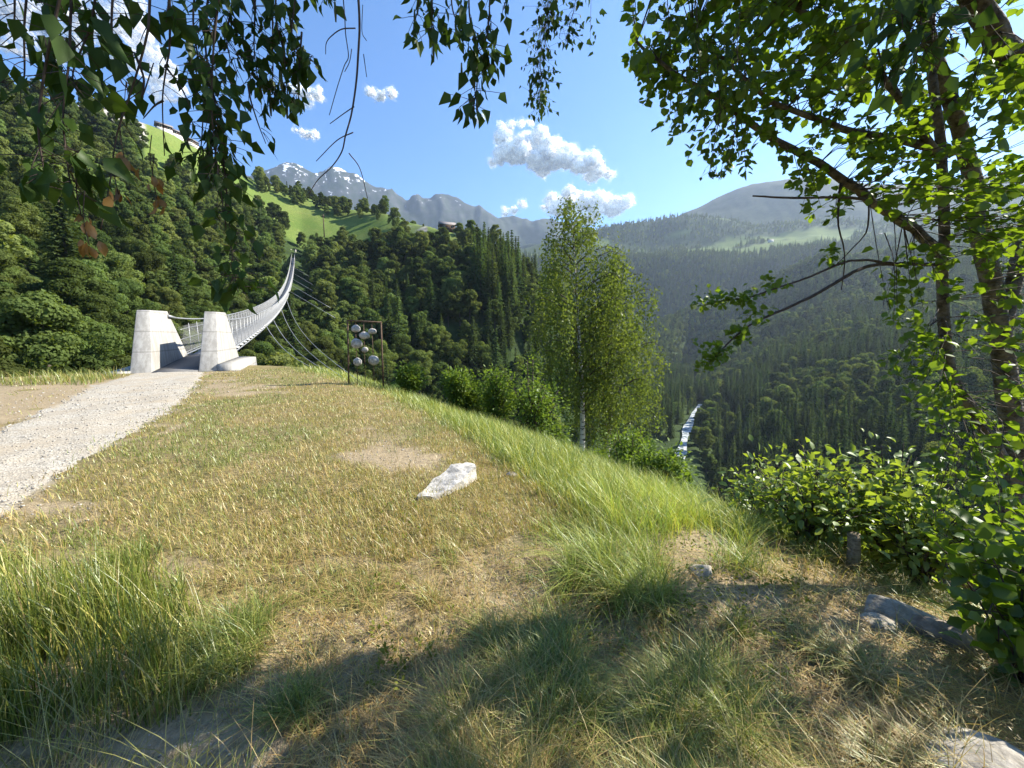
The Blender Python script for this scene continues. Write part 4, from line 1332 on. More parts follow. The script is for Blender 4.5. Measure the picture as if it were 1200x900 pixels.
limbs = [  # (name, points (column, row, distance), radii, samples)
    ("trunk", [(1140, 690, 3.15), (1152, 632, 3.12), (1178, 590, 3.05), (1190, 540, 3.0), (1182, 470, 2.95), (1172, 400, 2.9), (1160, 325, 2.85), (1146, 270, 2.8), (1140, 215, 2.75), (1122, 145, 2.65), (1100, 80, 2.5), (1080, 10, 2.4), (1060, -80, 2.3)], (.088, .024), 40),
    ("stem", [(1184, 552, 3.0), (1165, 520, 2.9), (1142, 482, 2.8), (1120, 452, 2.75), (1108, 400, 2.7), (1104, 340, 2.65), (1107, 270, 2.6), (1104, 190, 2.55), (1095, 110, 2.5), (1090, 0, 2.5), (1085, -90, 2.45)], (.042, .018), 30),
    ("limb", [(1104, 300, 2.65), (1070, 268, 2.55), (1030, 243, 2.45), (985, 207, 2.35), (935, 178, 2.3), (885, 148, 2.2), (840, 115, 2.15), (790, 85, 2.1), (745, 50, 2.1)], (.031, .006), 26),
    ("limb", [(1115, 180, 2.55), (1060, 165, 2.5), (1010, 157, 2.4), (960, 140, 2.3), (910, 122, 2.2), (860, 80, 2.1), (810, 40, 2.0)], (.025, .006), 20),
    ("limb", [(1215, 95, 2.2), (1180, 65, 2.1), (1160, 32, 2.05), (1140, -5, 2.0), (1110, -60, 2.0)], (.055, .04), 12),
    ("limb", [(1172, 400, 2.9), (1195, 300, 2.9), (1215, 200, 2.9), (1230, 60, 2.9), (1235, -100, 2.9)], (.05, .02), 16),
    ("limb", [(1104, 190, 2.55), (1050, 110, 2.4), (990, 50, 2.3), (930, 5, 2.2), (880, -40, 2.1)], (.026, .008), 16),
    ("dead_branch", [(1104, 311, 2.66), (1050, 309, 2.5), (1010, 314, 2.35), (965, 340, 2.25), (925, 360, 2.2), (885, 378, 2.15), (858, 398, 2.1), (832, 424, 2.1)], (.013, .003), 20),
    ("dead_branch", [(1060, 310, 2.5), (1000, 305, 2.35), (955, 322, 2.3), (915, 336, 2.25), (880, 348, 2.2), (850, 352, 2.2), (825, 358, 2.2)], (.008, .0025), 18),
    ("dead_branch", [(1030, 236, 2.44), (985, 231, 2.3), (930, 232, 2.2), (882, 230, 2.15)], (.009, .004), 12),
    ("dead_branch", [(985, 215, 2.35), (982, 260, 2.3), (990, 300, 2.25), (986, 340, 2.2)], (.006, .002), 12),
    ("dead_branch", [(1018, 238, 2.4), (1016, 270, 2.35), (1000, 290, 2.3), (980, 310, 2.3)], (.005, .002), 12),
]
SK = []
for nm, pts, (ra, rb), n_ in limbs:
    c = spline(pl(pts), n_)
    c += (rng.random(c.shape) - .5) * min(ra, .02) * 0.5
    if pts[0][1] < 0 or nm == "x":
        pass
    MB().tube(c, np.linspace(ra, rb, n_), 10 if ra > .03 else 6).build(nm, M['bark'] if ra > .015 else M['twig'], rtree, tb, True)
    if nm != "dead_branch":
        SK.append(c)
SK = np.concatenate(SK)
# leafy clusters: (column, row, spread x, spread y, distance, spread, clusters, leaf size)
BLOBS = [(755, 50, 30, 45, 2.1, .2, 18, .055), (800, 100, 45, 50, 2.1, .25, 34, .055), (850, 60, 55, 55, 2.1, .3, 46, .055), (930, 50, 60, 50, 2.15, .3, 50, .06), (1000, 55, 45, 50, 2.2, .35, 44, .06),
         (880, 140, 40, 25, 2.2, .2, 22, .055), (855, 185, 22, 20, 2.2, .15, 12, .05), (815, 150, 28, 30, 2.15, .15, 14, .05), (945, 130, 40, 30, 2.3, .25, 22, .055), (990, 185, 40, 28, 2.35, .25, 20, .055),
         (960, 235, 30, 22, 2.35, .2, 15, .05), (1060, 215, 36, 40, 2.5, .3, 32, .06), (1060, 110, 42, 45, 2.4, .3, 34, .06), (1110, 190, 40, 70, 2.4, .35, 34, .06), (1165, 150, 30, 80, 2.2, .4, 34, .06),
         (1175, 270, 30, 55, 2.5, .4, 36, .065), (1125, 310, 36, 50, 2.5, .3, 20, .06), (1060, 345, 26, 30, 2.4, .2, 14, .06), (1075, 400, 28, 30, 2.4, .2, 18, .06), (1040, 432, 16, 10, 2.4, .1, 6, .055),
         (1130, 400, 40, 40, 2.6, .3, 14, .06), (1095, 470, 30, 35, 2.5, .3, 18, .06), (1140, 470, 40, 50, 2.7, .3, 16, .06), (1120, 545, 30, 40, 2.5, .3, 18, .06), (1175, 570, 26, 40, 2.2, .35, 22, .07), (1100, 610, 26, 25, 2.5, .2, 12, .06),
         (1090, -60, 120, 60, 2.2, .5, 110, .06), (900, -60, 130, 50, 2.0, .4, 90, .06), (1250, 100, 60, 160, 2.3, .5, 80, .065), (1260, 400, 50, 160, 2.4, .5, 60, .065), (1150, -200, 150, 80, 2.4, .6, 120, .065),
         (1400, 120, 120, 150, 1.95, .35, 60, .065), (1420, 340, 110, 110, 1.95, .35, 45, .065), (905, 335, 12, 8, 2.25, .05, 4, .035), (872, 350, 12, 6, 2.2, .05, 6, .035), (845, 352, 10, 5, 2.2, .05, 5, .035), (820, 357, 5, 4, 2.2, .03, 3, .035), (890, 372, 8, 8, 2.15, .05, 4, .035), (862, 392, 10, 7, 2.1, .05, 6, .035), (840, 412, 12, 8, 2.1, .05, 8, .035), (828, 428, 8, 5, 2.1, .03, 4, .035), (980, 300, 16, 8, 2.3, .05, 4, .04), (945, 200, 30, 20, 2.3, .1, 10, .05)]  # rightmost clusters, out of view, are added to shade the near ground
tw, lf = MB(), MB()
for bx, by, sx_, sy_, Y_, sY, nc, ls in BLOBS:
    for q in range(int(nc * (0.9 if bx > 1200 or by < -20 else 2.0 if ls < .045 else 0.82))):
        a = rng.random() * 2 * PI; rad = math.sqrt(rng.random())
        c = P(bx + sx_ * 1.25 * rad * math.cos(a), by + sy_ * 1.25 * rad * math.sin(a), max(1.75, Y_ + float(np.clip(rng.normal(), -1.3, 1.6)) * sY))
        j = np.argmin(np.sum((SK - c) ** 2, 1)); s0 = SK[j]
        D = np.linalg.norm(c - s0)
        if sx_ < 17 and ls < .045:
            s0 = c + unit(rng.normal(size=3)) * .03
        elif D > 0.75:
            s0 = c + (s0 - c) / D * 0.6
        mid_ = (s0 + c) / 2 + rng.normal(size=3) * .04 * max(.1, D) + np.array([0, 0, .03])
        bp = spline([s0, mid_, c], 7)
        if ls >= .045:
            tw.tube(bp, np.linspace(.0032, .0010, 7), 3, False)
        nl = rng.integers(8, 13) if ls > .045 else 7
        u = 0.35 + 0.65 * np.sqrt(rng.random(nl))
        o_ = np.array([np.interp(u * 6, np.arange(7), bp[:, k_]) for k_ in range(3)]).T
        dv = unit(c - mid_)
        ax = unit(dv * .5 + rng.normal(size=(nl, 3)) * .75 + np.array([0, 0, -.1]))
        o_ = o_ + ax * .012
        nr = unit(np.array([0.15, 0, 1.0]) + rng.normal(size=(nl, 3)) * .55)
        leaves(lf, o_, ax, nr, ls * .88 * (0.55 + .7 * rng.random(nl)), 'round')
tw.build("twigs", M['twig'], rtree, tb)
lf.build("foliage", M['leaf_near'], rtree, tb)

# ------------------------------------------------------------------ the birch whose branches hang over the view
ob = (1.7, -1.9, float(h_near(1.7, -1.9)))
over = thing("weeping_birch", ob, "birch overhead whose dark leafy twigs hang into the view from above", "tree")
tk = spline([(1.7, -1.9, -.3), (1.65, -1.8, 1.5), (1.6, -1.6, 3.2), (1.5, -1.4, 5.5), (1.5, -1.2, 8.0)], 20)
MB().tube(tk, np.linspace(.16, .05, 20), 10).build("trunk", M['bark_birch'], over, ob, True)
LB = [[(1.6, -1.6, 3.2), (.9, -.6, 3.7), (.1, .4, 3.6), (-.7, .9, 3.3), (-1.4, 1.1, 2.95)],
      [(1.6, -1.6, 3.0), (1.2, -.5, 3.5), (.5, .7, 3.3), (-.1, 1.2, 2.95)],
      [(1.6, -1.5, 3.6), (1.4, 0, 4.4), (1.2, 1.4, 4.6), (.8, 2.6, 4.3)],
      [(1.55, -1.5, 4.2), (2.2, -.2, 4.9), (2.6, 1.0, 4.6), (2.3, 1.7, 4.0)],
      [(1.55, -1.5, 4.4), (.2, -.8, 5.3), (-1.0, .2, 5.2), (-1.9, .9, 4.6)]]
LP = []
for b in LB:
    c = spline(np.array(b), 20); LP.append(c)
    MB().tube(c, np.linspace(.045, .010, 20), 7).build("bough", M['bark'], over, ob, True)
LP = np.concatenate(LP)
# strands: points (column,row), distance, leaf count, leaf length, sideways spread, kind of tip
STR = [([(12, -40), (8, 10), (4, 45)], .80, 10, .045, .02), ([(40, -60), (32, 30), (28, 90), (22, 110)], .78, 34, .050, .035), ([(62, -60), (60, 30), (58, 100)], .74, 34, .050, .035),
       ([(95, -60), (85, 20), (80, 70), (78, 130), (80, 200), (84, 238)], .66, 46, .052, .028), ([(88, -60), (62, 60), (50, 140), (48, 190), (55, 215)], .62, 30, .052, .030),
       ([(120, -60), (108, 20), (100, 80), (110, 104)], .75, 34, .050, .030), ([(135, -60), (128, 30), (135, 80), (150, 100)], .75, 26, .050, .022),
       ([(178, -30), (176, 20), (168, 40), (155, 75), (138, 118), (125, 150), (112, 205), (104, 262)], .72, 7, .045, .02),
       ([(190, -40), (184, 10), (180, 32)], .75, 12, .048, .015), ([(204, -40), (206, 50), (199, 85), (194, 122), (190, 185)], .80, 6, .040, .02), ([(199, 80), (215, 105), (226, 130)], .80, 1, .03, .01), ([(195, 118), (180, 125), (165, 140)], .8, 1, .03, .01), ([(160, 60), (168, 85), (165, 110), (176, 68)], .74, 4, .03, .02),
       ([(255, -60), (240, 20), (245, 80), (252, 130), (257, 190), (263, 250), (268, 310), (271, 345)], .86, 120, .047, .030), ([(235, -60), (228, 20), (240, 100), (238, 165), (232, 195)], .9, 30, .045, .028), ([(270, -60), (262, 50), (256, 130), (262, 200), (270, 270)], .82, 70, .045, .030),
       ([(285, -60), (275, 10), (272, 60), (285, 100)], .9, 34, .045, .03), ([(305, -60), (300, 20), (305, 70), (310, 110)], .92, 40, .045, .03), ([(330, -60), (322, 10), (330, 60), (336, 110), (337, 122)], .95, 40, .043, .026), ([(350, -60), (345, 0), (342, 40), (352, 60), (372, 70)], .95, 26, .045, .02), ([(318, -60), (316, 30), (318, 80), (317, 110)], .98, 30, .043, .025),
       ([(288, 98), (292, 120), (298, 150), (304, 172)], .9, 5, .045, .01), ([(352, 40), (346, 90), (345, 130)], .95, 12, .04, .012),
       ([(385, -50), (384, -10), (386, 10)], .95, 8, .04, .01), ([(365, -50), (366, -5)], .95, 8, .04, .015),
       ([(492, -60), (488, 0), (482, 30)], 1.05, 18, .044, .02), ([(510, -60), (508, 10), (505, 45)], 1.0, 24, .048, .025), ([(525, -60), (530, 10), (540, 35), (538, 55)], 1.0, 20, .045, .02), ([(552, -60), (552, 20), (556, 60), (553, 95), (550, 135)], .95, 40, .050, .024), ([(575, -60), (574, 20), (568, 55), (572, 70)], .98, 26, .048, .02), ([(592, -60), (592, -10), (591, 14)], 1.0, 6, .045, .008),
       ([(660, -60), (645, 10), (635, 60), (634, 100), (633, 132)], 2.4, 190, .050, .055), ([(650, -60), (642, 0), (638, 40)], 2.4, 90, .05, .05), ([(676, -60), (672, 0), (666, 30), (664, 52)], 2.3, 50, .048, .04),
       ([(845, 130), (838, 175), (834, 205)], 1.9, 14, .05, .02), ([(862, 140), (856, 180), (850, 200)], 1.9, 14, .05, .02), ([(840, 60), (845, 110), (848, 140)], 1.9, 18, .05, .03),
       ([(1085, -60), (1080, 10), (1078, 50), (1075, 80)], .85, 34, .055, .045), ([(1060, -60), (1058, 0), (1062, 40)], .85, 26, .055, .035), ([(1105, -60), (1100, 10), (1098, 60)], .85, 30, .055, .04), ([(1030, 60), (1034, 95), (1032, 112)], .9, 3, .06, .006),
       ([(815, -50), (818, 20), (822, 70), (822, 120)], 1.6, 40, .05, .035), ([(865, -50), (868, 10), (866, 60), (872, 100)], 1.6, 40, .05, .035), ([(780, -50), (784, 10), (788, 60)], 1.6, 30, .05, .035)]
BARE = [([(416, -50), (419, 20), (422, 60), (420, 95), (416, 130), (411, 160), (407, 180), (395, 196), (380, 214), (365, 228)], .0030),
        ([(400, -30), (403, 15), (407, 40), (408, 65), (404, 75), (398, 98), (387, 128)], .0013), ([(415, 30), (398, 32), (384, 42), (381, 55), (384, 68)], .0014), ([(425, 8), (424, 40), (433, 50)], .0008),
        ([(416, 124), (405, 130), (390, 146)], .0013), ([(412, 153), (396, 163), (370, 188)], .0014), ([(408, 180), (418, 195), (424, 225)], .0013), ([(415, 55), (410, 70), (406, 82)], .001), ([(424, 60), (427, 85)], .001)]


def strand(pts, Y, n_leaf, ls, spread, r0=.0022):
    c = pl([(a, b, Y + 0.0 * i) for i, (a, b) in enumerate(pts)])
    c = c + np.cumsum(rng.normal(size=c.shape) * .004, 0)
    c = spline(c, max(10, 5 * len(pts)))
    t_ = MB()
    if pts[0][1] < -20:
        j = np.argmin(np.sum((LP - (c[0] + np.array([0, 0, .3]))) ** 2, 1)); s0 = LP[j]
        top = spline([s0, (s0 + c[0]) / 2 + np.array([0, 0, .12 * np.linalg.norm(s0 - c[0])]), c[0]], 8)
        t_.tube(top, np.linspace(.0045, r0, 8), 5, False)
    t_.tube(c, np.linspace(r0, .0008, len(c)), 5)
    p = None
    if n_leaf:
        nl = n_leaf
        u = rng.random(nl) ** .85
        o_ = np.array([np.interp(u * (len(c) - 1), np.arange(len(c)), c[:, k_]) for k_ in range(3)]).T
        off = rng.normal(size=(nl, 3)) * spread * np.array([.85, .85, .5])
        p = o_ + off + np.array([0, 0, -.006])
        for q in range(nl):
            t_.tube([o_[q] + np.array([0, 0, .01]), (o_[q] + p[q]) / 2 + np.array([0, 0, .006]), p[q]], [.0009, .0007, .0006], 3, False)
        br = t_.build("hanging_twig", M['twig'], over, ob)
        l_ = MB()
        ax = unit(np.array([0, 0, -1.0]) + off / (spread + 1e-6) * .25 + rng.normal(size=(nl, 3)) * .30)
        nr = unit(rng.normal(size=(nl, 3)) * np.array([1, 1, .3]))
        leaves(l_, p, ax, nr, ls * (.55 + .6 * rng.random(nl)), 'birch')
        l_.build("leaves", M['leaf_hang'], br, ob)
    else:
        t_.build("hanging_twig", M['twig'], over, ob)


for pts, Y, n_, ls, spd in STR:
    big = pts[0][0] < 200
    strand(pts, Y, int(n_ * (.92 if big else 1.4)), ls * (.86 if big else .78), spd)
for pts, r_ in BARE:
    strand(pts, .95, 0, 0, 0, r_)
# withered tips
for px_, py_, Y_ in ((140, 238, .72), (185, 243, .80), (98, 268, .66), (106, 298, .66), (182, 222, .8), (148, 200, .74)):
    c0 = P(px_, py_, Y_)
    l_ = MB()
    nl = 6
    leaves(l_, np.tile(c0 + (0, 0, .02), (nl, 1)) + rng.normal(size=(nl, 3)) * .006, unit(np.array([0, 0, -1.]) + rng.normal(size=(nl, 3)) * .25), rng.normal(size=(nl, 3)), (.016 + .012 * rng.random(nl)), 'oval')
    l_.build("withered_leaves", M['leaf_dead'], over, ob)["label"] = "golden brown withered leaves"
    MB().tube(spline([c0 + (.004, 0, .10), c0 + (-.004, 0, .06), c0 + (0, 0, .015)], 6), .0009, 3).build("hanging_twig", M['twig'], over, ob)
# catkins
for px_, py_, Y_ in ((317, 125, .95), (336, 128, .95), (345, 125, .95), (333, 62, .95), (356, 65, .95), (305, 100, .92), (556, 95, .95), (559, 125, .95), (534, 30, 1.0), (508, 62, 1.0), (541, 85, .97), (340, 20, .95), (393, 14, .95), (330, 95, .93), (350, 100, .95), (486, 22, 1.05)):
    c0 = P(px_, py_, Y_)
    MB().tube([c0 + (0, 0, .02), c0, c0 - (0, 0, .02)], [.0018, .003, .0015], 6).build("catkin", M['catkin'], over, ob)
# the crown above and behind, out of the picture but shading the grass
l_, t2 = MB(), MB()
for b, n_ in zip(LB, (40, 40, 90, 190, 80)):
    c = spline(np.array(b), 20)
    for q in range(n_):
        s0 = c[rng.integers(5, 20)] + rng.normal(size=3) * np.array([.3, .3, .15])
        if b is LB[0] or b is LB[1]:
            s0[2] += .35
        ln = .35 + .5 * rng.random() if not (b is LB[0] or b is LB[1]) else .25
        nl = int(ln / .018)
        o_ = s0 + np.outer(np.linspace(0, 1, nl), [0, 0, -ln]) + rng.normal(size=(nl, 3)) * .035
        leaves(l_, o_, unit(np.array([0, 0, -1.]) + rng.normal(size=(nl, 3)) * .35), rng.normal(size=(nl, 3)), .05 * (.6 + .6 * rng.random(nl)), 'birch')
        t2.tube([s0, s0 - (0, 0, ln)], [.002, .001], 3, False)
for q in range(120):  # extra unseen leaf mass added to keep the hanging twigs in shade
    s0 = np.array([.75, .95, 3.45]) + rng.normal(size=3) * np.array([.55, .30, .28])
    if s0[2] < 2.95:
        continue
    nl = 16
    o_ = s0 + np.outer(np.linspace(0, 1, nl), [0, 0, -.3]) + rng.normal(size=(nl, 3)) * .04
    leaves(l_, o_, unit(np.array([0, 0, -1.]) + rng.normal(size=(nl, 3)) * .35), rng.normal(size=(nl, 3)), .05 * (.6 + .6 * rng.random(nl)), 'birch')
    t2.tube([s0 + np.array([0, 0, .12]), s0 - (0, 0, .3)], [.002, .001], 3, False)
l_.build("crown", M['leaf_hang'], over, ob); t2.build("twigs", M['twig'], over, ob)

# ------------------------------------------------------------------ grass
DRY = np.array([[.43, .32, .125], [.50, .395, .165], [.36, .25, .095], [.29, .205, .085]])
GRN = np.array([[.15, .20, .035], [.20, .24, .05], [.11, .16, .03], [.24, .27, .06]])
YEL = np.array([[.33, .31, .08], [.38, .34, .11], [.28, .28, .06]])


def blades(mb, base, hgt, wid, lean_az, lean, col, nseg=3):
    """curved tapering blades; lean = how far the tip moves sideways as a share of height"""
    n = len(base)
    t = np.linspace(0, 1, nseg + 1)
    d = np.stack([np.cos(lean_az), np.sin(lean_az), np.zeros(n)], 1)
    fa = lean_az + PI / 2 + (rng.random(n) - .5) * 1.2
    w = np.stack([np.cos(fa), np.sin(fa), np.zeros(n)], 1)
    V = []
    for q in t[:-1]:
        c = base + d * (hgt * lean * q ** 1.8)[:, None] + np.array([0, 0, 1.0]) * (hgt * (q - 0.28 * lean * q * q))[:, None]
        ww = (wid * (1 - .75 * q ** 1.5))[:, None] * w * .5
        V += [c - ww, c + ww]
    tip = base + d * (hgt * lean)[:, None] + np.array([0, 0, 1.0]) * (hgt * np.maximum(.08, 1 - 0.28 * lean))[:, None]
    V.append(tip)
    V = np.stack(V, 1); k = V.shape[1]
    b = np.arange(n)[:, None] * k
    F = [b + np.array([[2 * q, 2 * q + 1, 2 * q + 3, 2 * q + 2]]) for q in range(nseg - 1)]
    Tt = b + np.array([[2 * (nseg - 1), 2 * nseg - 1, 2 * nseg]])
    fl = ([np.concatenate(F)] if F else []) + [Tt]
    mb.add(V.reshape(-1, 3), fl, np.repeat(np.concatenate([col, np.ones((n, 1))], 1), k, 0))


def pick(pal, n):
    c = pal[rng.integers(0, len(pal), n)] * (0.75 + 0.5 * rng.random((n, 1)))
    return c


N = 420000
az = R(1) * (rng.random(N) * 132 - 66)
lr = rng.random(N)
r = np.exp(np.log(0.75) + lr * (np.log(23.0) - np.log(0.75)))
x = r * np.sin(az); y = r * np.cos(az)
z = h_near(x, y)
px, py = project(x, y, z)
so_ = soil_mask(px, py, x, y)
xl, xr = path_edges(py)
onpath = (px > xl + 2) & (px < xr - 2 + 14 * (fbm(x * 1.5, y * 1.5, 81, 4) - .5)) & (py > 427) & (y > .5) & (py < 850)
e_ = (x - BO[0]) * AU[0] + (y - BO[1]) * AU[1]; t_ = (x - BO[0]) * AV[0] + (y - BO[1]) * AV[1]
onpath &= ~(rng.random(N) < .35 * np.exp(-np.maximum(0, np.minimum(px - xl, xr - px)) / (4 + .06 * np.maximum(0, py - 430))))
onbr = (e_ > -0.05) & (e_ < 7) & (np.abs(t_) < 2.5)
sl_ = sstep(-18, 22, px - slope_line(py) + 26 * (fbm(x * 1.2, y * 1.2, 93, 3) - .5))
left = sstep(10, -10, px - xl) * sstep(456, 447, py) * (y > 12)
behind = sstep(0.5, 1.2, e_) * (np.abs(t_) > 2.6)
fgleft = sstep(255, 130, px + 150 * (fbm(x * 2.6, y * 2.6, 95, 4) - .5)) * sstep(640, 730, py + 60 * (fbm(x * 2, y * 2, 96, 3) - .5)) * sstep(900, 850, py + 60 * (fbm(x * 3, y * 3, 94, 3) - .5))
fg = sstep(600, 690, py + 70 * (fbm(x * 1.1, y * 1.1, 97, 3) - .5))
straw = sstep(840, 930, px) * sstep(655, 720, py)
pn = fbm(x * .8, y * .8, 99, 4); pf = fbm(x * 3.5, y * 3.5, 98, 3)
tf = fbm(x * 4.2, y * 4.2, 191, 4) * .6 + fbm(x * 1.6, y * 1.6, 195, 3) * .4
tuft = sstep(.50, .62, tf) * np.where((px < 480) & (py < 725) & (px > 240), .25, 1)
dens = 0.50 + 0.5 * pf
dens = np.where(fg > .5, 0.22 + .78 * tuft, dens)
dens = dens * (1 - 0.93 * so_)
dens = np.where(fgleft > .25, .30 + .55 * tuft, dens)
dens = np.where(left > .4, .75, dens)
bare = sstep(.25, .6, ell(px, py, 225, 905, 140, 62) + (pf - .5) * .8) * (y > .2)
dens = dens * (1 - .96 * bare)
dens[onpath | onbr] = 0
# a few blades at the path's edge only
sel = rng.random(N) < dens
x, y, z, r, px, py, so_, sl_, left, behind, fgleft, fg, straw, pn, pf, tuft = [a[sel] for a in (x, y, z, r, px, py, so_, sl_, left, behind, fgleft, fg, straw, pn, pf, tuft)]
n = len(x)
hgt = 0.045 + 0.05 * rng.random(n) ** 1.6
hgt = np.where(rng.random(n) < .06, hgt * 2.4, hgt)
hgt = hgt * (1 - sl_) + sl_ * (0.13 + 0.26 * rng.random(n) ** 1.3) * (0.55 + .8 * pn)
fgh = 0.035 + 0.04 * rng.random(n) + tuft * (0.04 + 0.20 * rng.random(n) ** 1.5)
hgt = np.where(fg > .5, np.maximum(fgh, hgt * .6), hgt)
hgt = np.where(fgleft > .25, np.maximum(.05, fgleft * (0.10 + 0.50 * rng.random(n) ** 1.7) * (.55 + .75 * pf)), hgt)
hgt = np.where((left > .4) | (behind > .4), 0.22 + .38 * rng.random(n), hgt)
hgt = np.where(straw > .5, np.minimum(hgt, .10 + .12 * rng.random(n)), hgt)
wid = (0.0022 + 0.00065 * r) * (0.8 + .5 * rng.random(n))
wid = np.where(fgleft > .4, wid * 1.25, wid)
# colours: mostly dry on the flat, greener on the slope
pg = 0.17 + 0.70 * sstep(.46, .64, pn)
pg = pg * (1 - sl_) + sl_ * .80
hue = fbm(x * 2.2, y * 2.2, 201, 3)
pg = np.where(fg > .5, 0.16 + tuft * .75 * sstep(.34, .50, hue), pg)
lush = ell(px, py, 745, 655, 170, 85) * (pf > .42)
pg = np.maximum(pg, .75 * lush)
pg = np.where(fgleft > .25, .62 + .25 * tuft, pg)
pg = np.where((left > .4) | (behind > .4), .62, pg)
pg = np.where(straw > .5, .16 + .5 * sstep(.56, .66, pf), pg)
g_ = rng.random(n)
col = pick(DRY, n)
isg = g_ < pg
isy = (g_ > pg) & (g_ < pg + .30)
col[isg] = pick(GRN, n)[isg]; col[isy] = pick(YEL, n)[isy]
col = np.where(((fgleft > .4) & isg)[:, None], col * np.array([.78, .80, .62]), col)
col = col * (1 + .45 * lush * isg)[:, None]
hgt = hgt * (1 + .5 * lush)
lean = 0.25 + 0.8 * rng.random(n) ** 1.3
lean = np.where(fgleft > .4, .08 + .55 * rng.random(n) ** 1.6, lean)
lean = np.where((straw > .5) | ((fg > .5) & (fgleft < .4) & (g_ > .5)), 0.9 + 1.3 * rng.random(n), lean)
la = rng.random(n) * 2 * PI
la = np.where(rng.random(n) < .22, PI + rng.normal(size=n) * .9, la)
col = col * (1 + .42 * sl_ * (fg < .5))[:, None]
base = np.stack([x, y, z - .004], 1)
kinds = [("tall_green_grass", (sl_ > .5) & ~(fg > .5), "tall yellow green grass covering the slope edge"),
         ("shaded_grass", (fg > .5), "mixed green and straw grass in the near shade"),
         ("dry_grass", (sl_ <= .5) & ~(fg > .5), "short dry yellow grass on the flat hilltop")]
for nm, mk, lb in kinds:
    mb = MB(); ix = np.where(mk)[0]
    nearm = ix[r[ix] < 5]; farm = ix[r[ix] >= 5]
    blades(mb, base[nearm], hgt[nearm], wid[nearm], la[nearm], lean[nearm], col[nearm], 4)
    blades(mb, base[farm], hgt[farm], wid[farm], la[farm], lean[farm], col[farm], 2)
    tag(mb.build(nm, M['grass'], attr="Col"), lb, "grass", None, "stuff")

# dry stalks with seed heads and lying straw
mb = MB()
ns = 1500
px_ = rng.random(ns) * 1250 - 30; py_ = 560 + rng.random(ns) ** .8 * 420
bs = []
for a, b in zip(px_, py_):
    d = rayd(a, b); bs.append((d * (EYE / -d[2]))[:2])
bs = np.array(bs); zb = h_near(bs[:, 0], bs[:, 1])
ok = soil_mask(px_, py_, bs[:, 0], bs[:, 1]) < .4
xl_, xr_ = path_edges(py_)
ok &= ~((px_ < xr_ + 10) & (py_ < 700))
bs, zb, px_, py_ = bs[ok], zb[ok], px_[ok], py_[ok]; ns = len(bs)
tall = px_ < 280
hs = np.where(tall, .35 + .35 * rng.random(ns), .14 + .26 * rng.random(ns))
bb = np.concatenate([bs, zb[:, None]], 1)
cs_ = np.where(tall[:, None], pick(YEL, ns) * .75, pick(DRY, ns))
blades(mb, bb, hs, np.full(ns, .0028), rng.random(ns) * 6.28, .3 + .9 * rng.random(ns), cs_, 5)
tag(mb.build("dry_stalks", M['grass']), "thin dry grass stalks rising above the near grass", "grass", None, "stuff")
# lying straw
mb = MB()
ns = 9000
px_ = 330 + rng.random(ns) * 900; py_ = 640 + rng.random(ns) * 300
w_ = (rng.random(ns) < np.where(px_ > 760, 1, .45))
px_, py_ = px_[w_], py_[w_]; ns = len(px_)
bs = np.array([(lambda d: (d * (EYE / -d[2]))[:2])(rayd(a, b)) for a, b in zip(px_, py_)]); zb = h_near(bs[:, 0], bs[:, 1])
an = rng.random(ns) * 2 * PI; ln = .05 + .14 * rng.random(ns)
d = np.stack([np.cos(an), np.sin(an)], 1)
p0 = np.concatenate([bs, (zb + .004 + .025 * rng.random(ns))[:, None]], 1); e2 = bs + d * ln[:, None]
p1 = np.concatenate([e2, (h_near(e2[:, 0], e2[:, 1]) + .004 + .05 * rng.random(ns) ** 2)[:, None]], 1)
mdp = (p0 + p1) / 2 + np.array([0, 0, .012])
sdv = np.stack([-d[:, 1], d[:, 0], np.zeros(ns)], 1) * .0016
V = np.stack([p0 - sdv, p0 + sdv, mdp - sdv, mdp + sdv, p1 - sdv * .3, p1 + sdv * .3], 1)
b = np.arange(ns)[:, None] * 6
cl = pick(DRY, ns) * np.array([1.0, .92, .85])
mb.add(V.reshape(-1, 3), np.concatenate([b + np.array([[0, 1, 3, 2]]), b + np.array([[2, 3, 5, 4]])]), np.repeat(np.concatenate([cl, np.ones((ns, 1))], 1), 6, 0))
tag(mb.build("fallen_straw", M['grass']), "dead straw lying loose on the near ground", "straw", None, "stuff")

# low broad-leaved weeds
l_ = MB()
for q in range(520):
    a = 430 + rng.random() * 520; b = 585 + rng.random() * 250
    dd = rayd(a, b); g0 = (dd * (EYE / -dd[2]))[:2]
    if fbm(g0[0] * 1.6, g0[1] * 1.6, 123, 3) < .5:
        continue
    c0 = np.array([g0[0], g0[1], float(h_near(*g0))])
    nl = rng.integers(6, 12); an = rng.random(nl) * 6.28
    ax = np.stack([np.cos(an), np.sin(an), .35 + .8 * rng.random(nl)], 1)
    leaves(l_, c0 + np.outer(rng.random(nl), [0, 0, .07]) + .015 * ax, ax, np.array([0, 0, 1.]) + .35 * rng.normal(size=(nl, 3)), .014 + .018 * rng.random(nl), 'oval')
M['leaf_weed'] = leaf_mat("weed_leaves", (0.12, 0.15, 0.03), (0.20, 0.21, 0.045), 0.4, gloss=0.0, nscale=4)
tag(l_.build("low_weeds", M['leaf_weed']), "low green weeds scattered through the near grass", "weeds", None, "stuff")

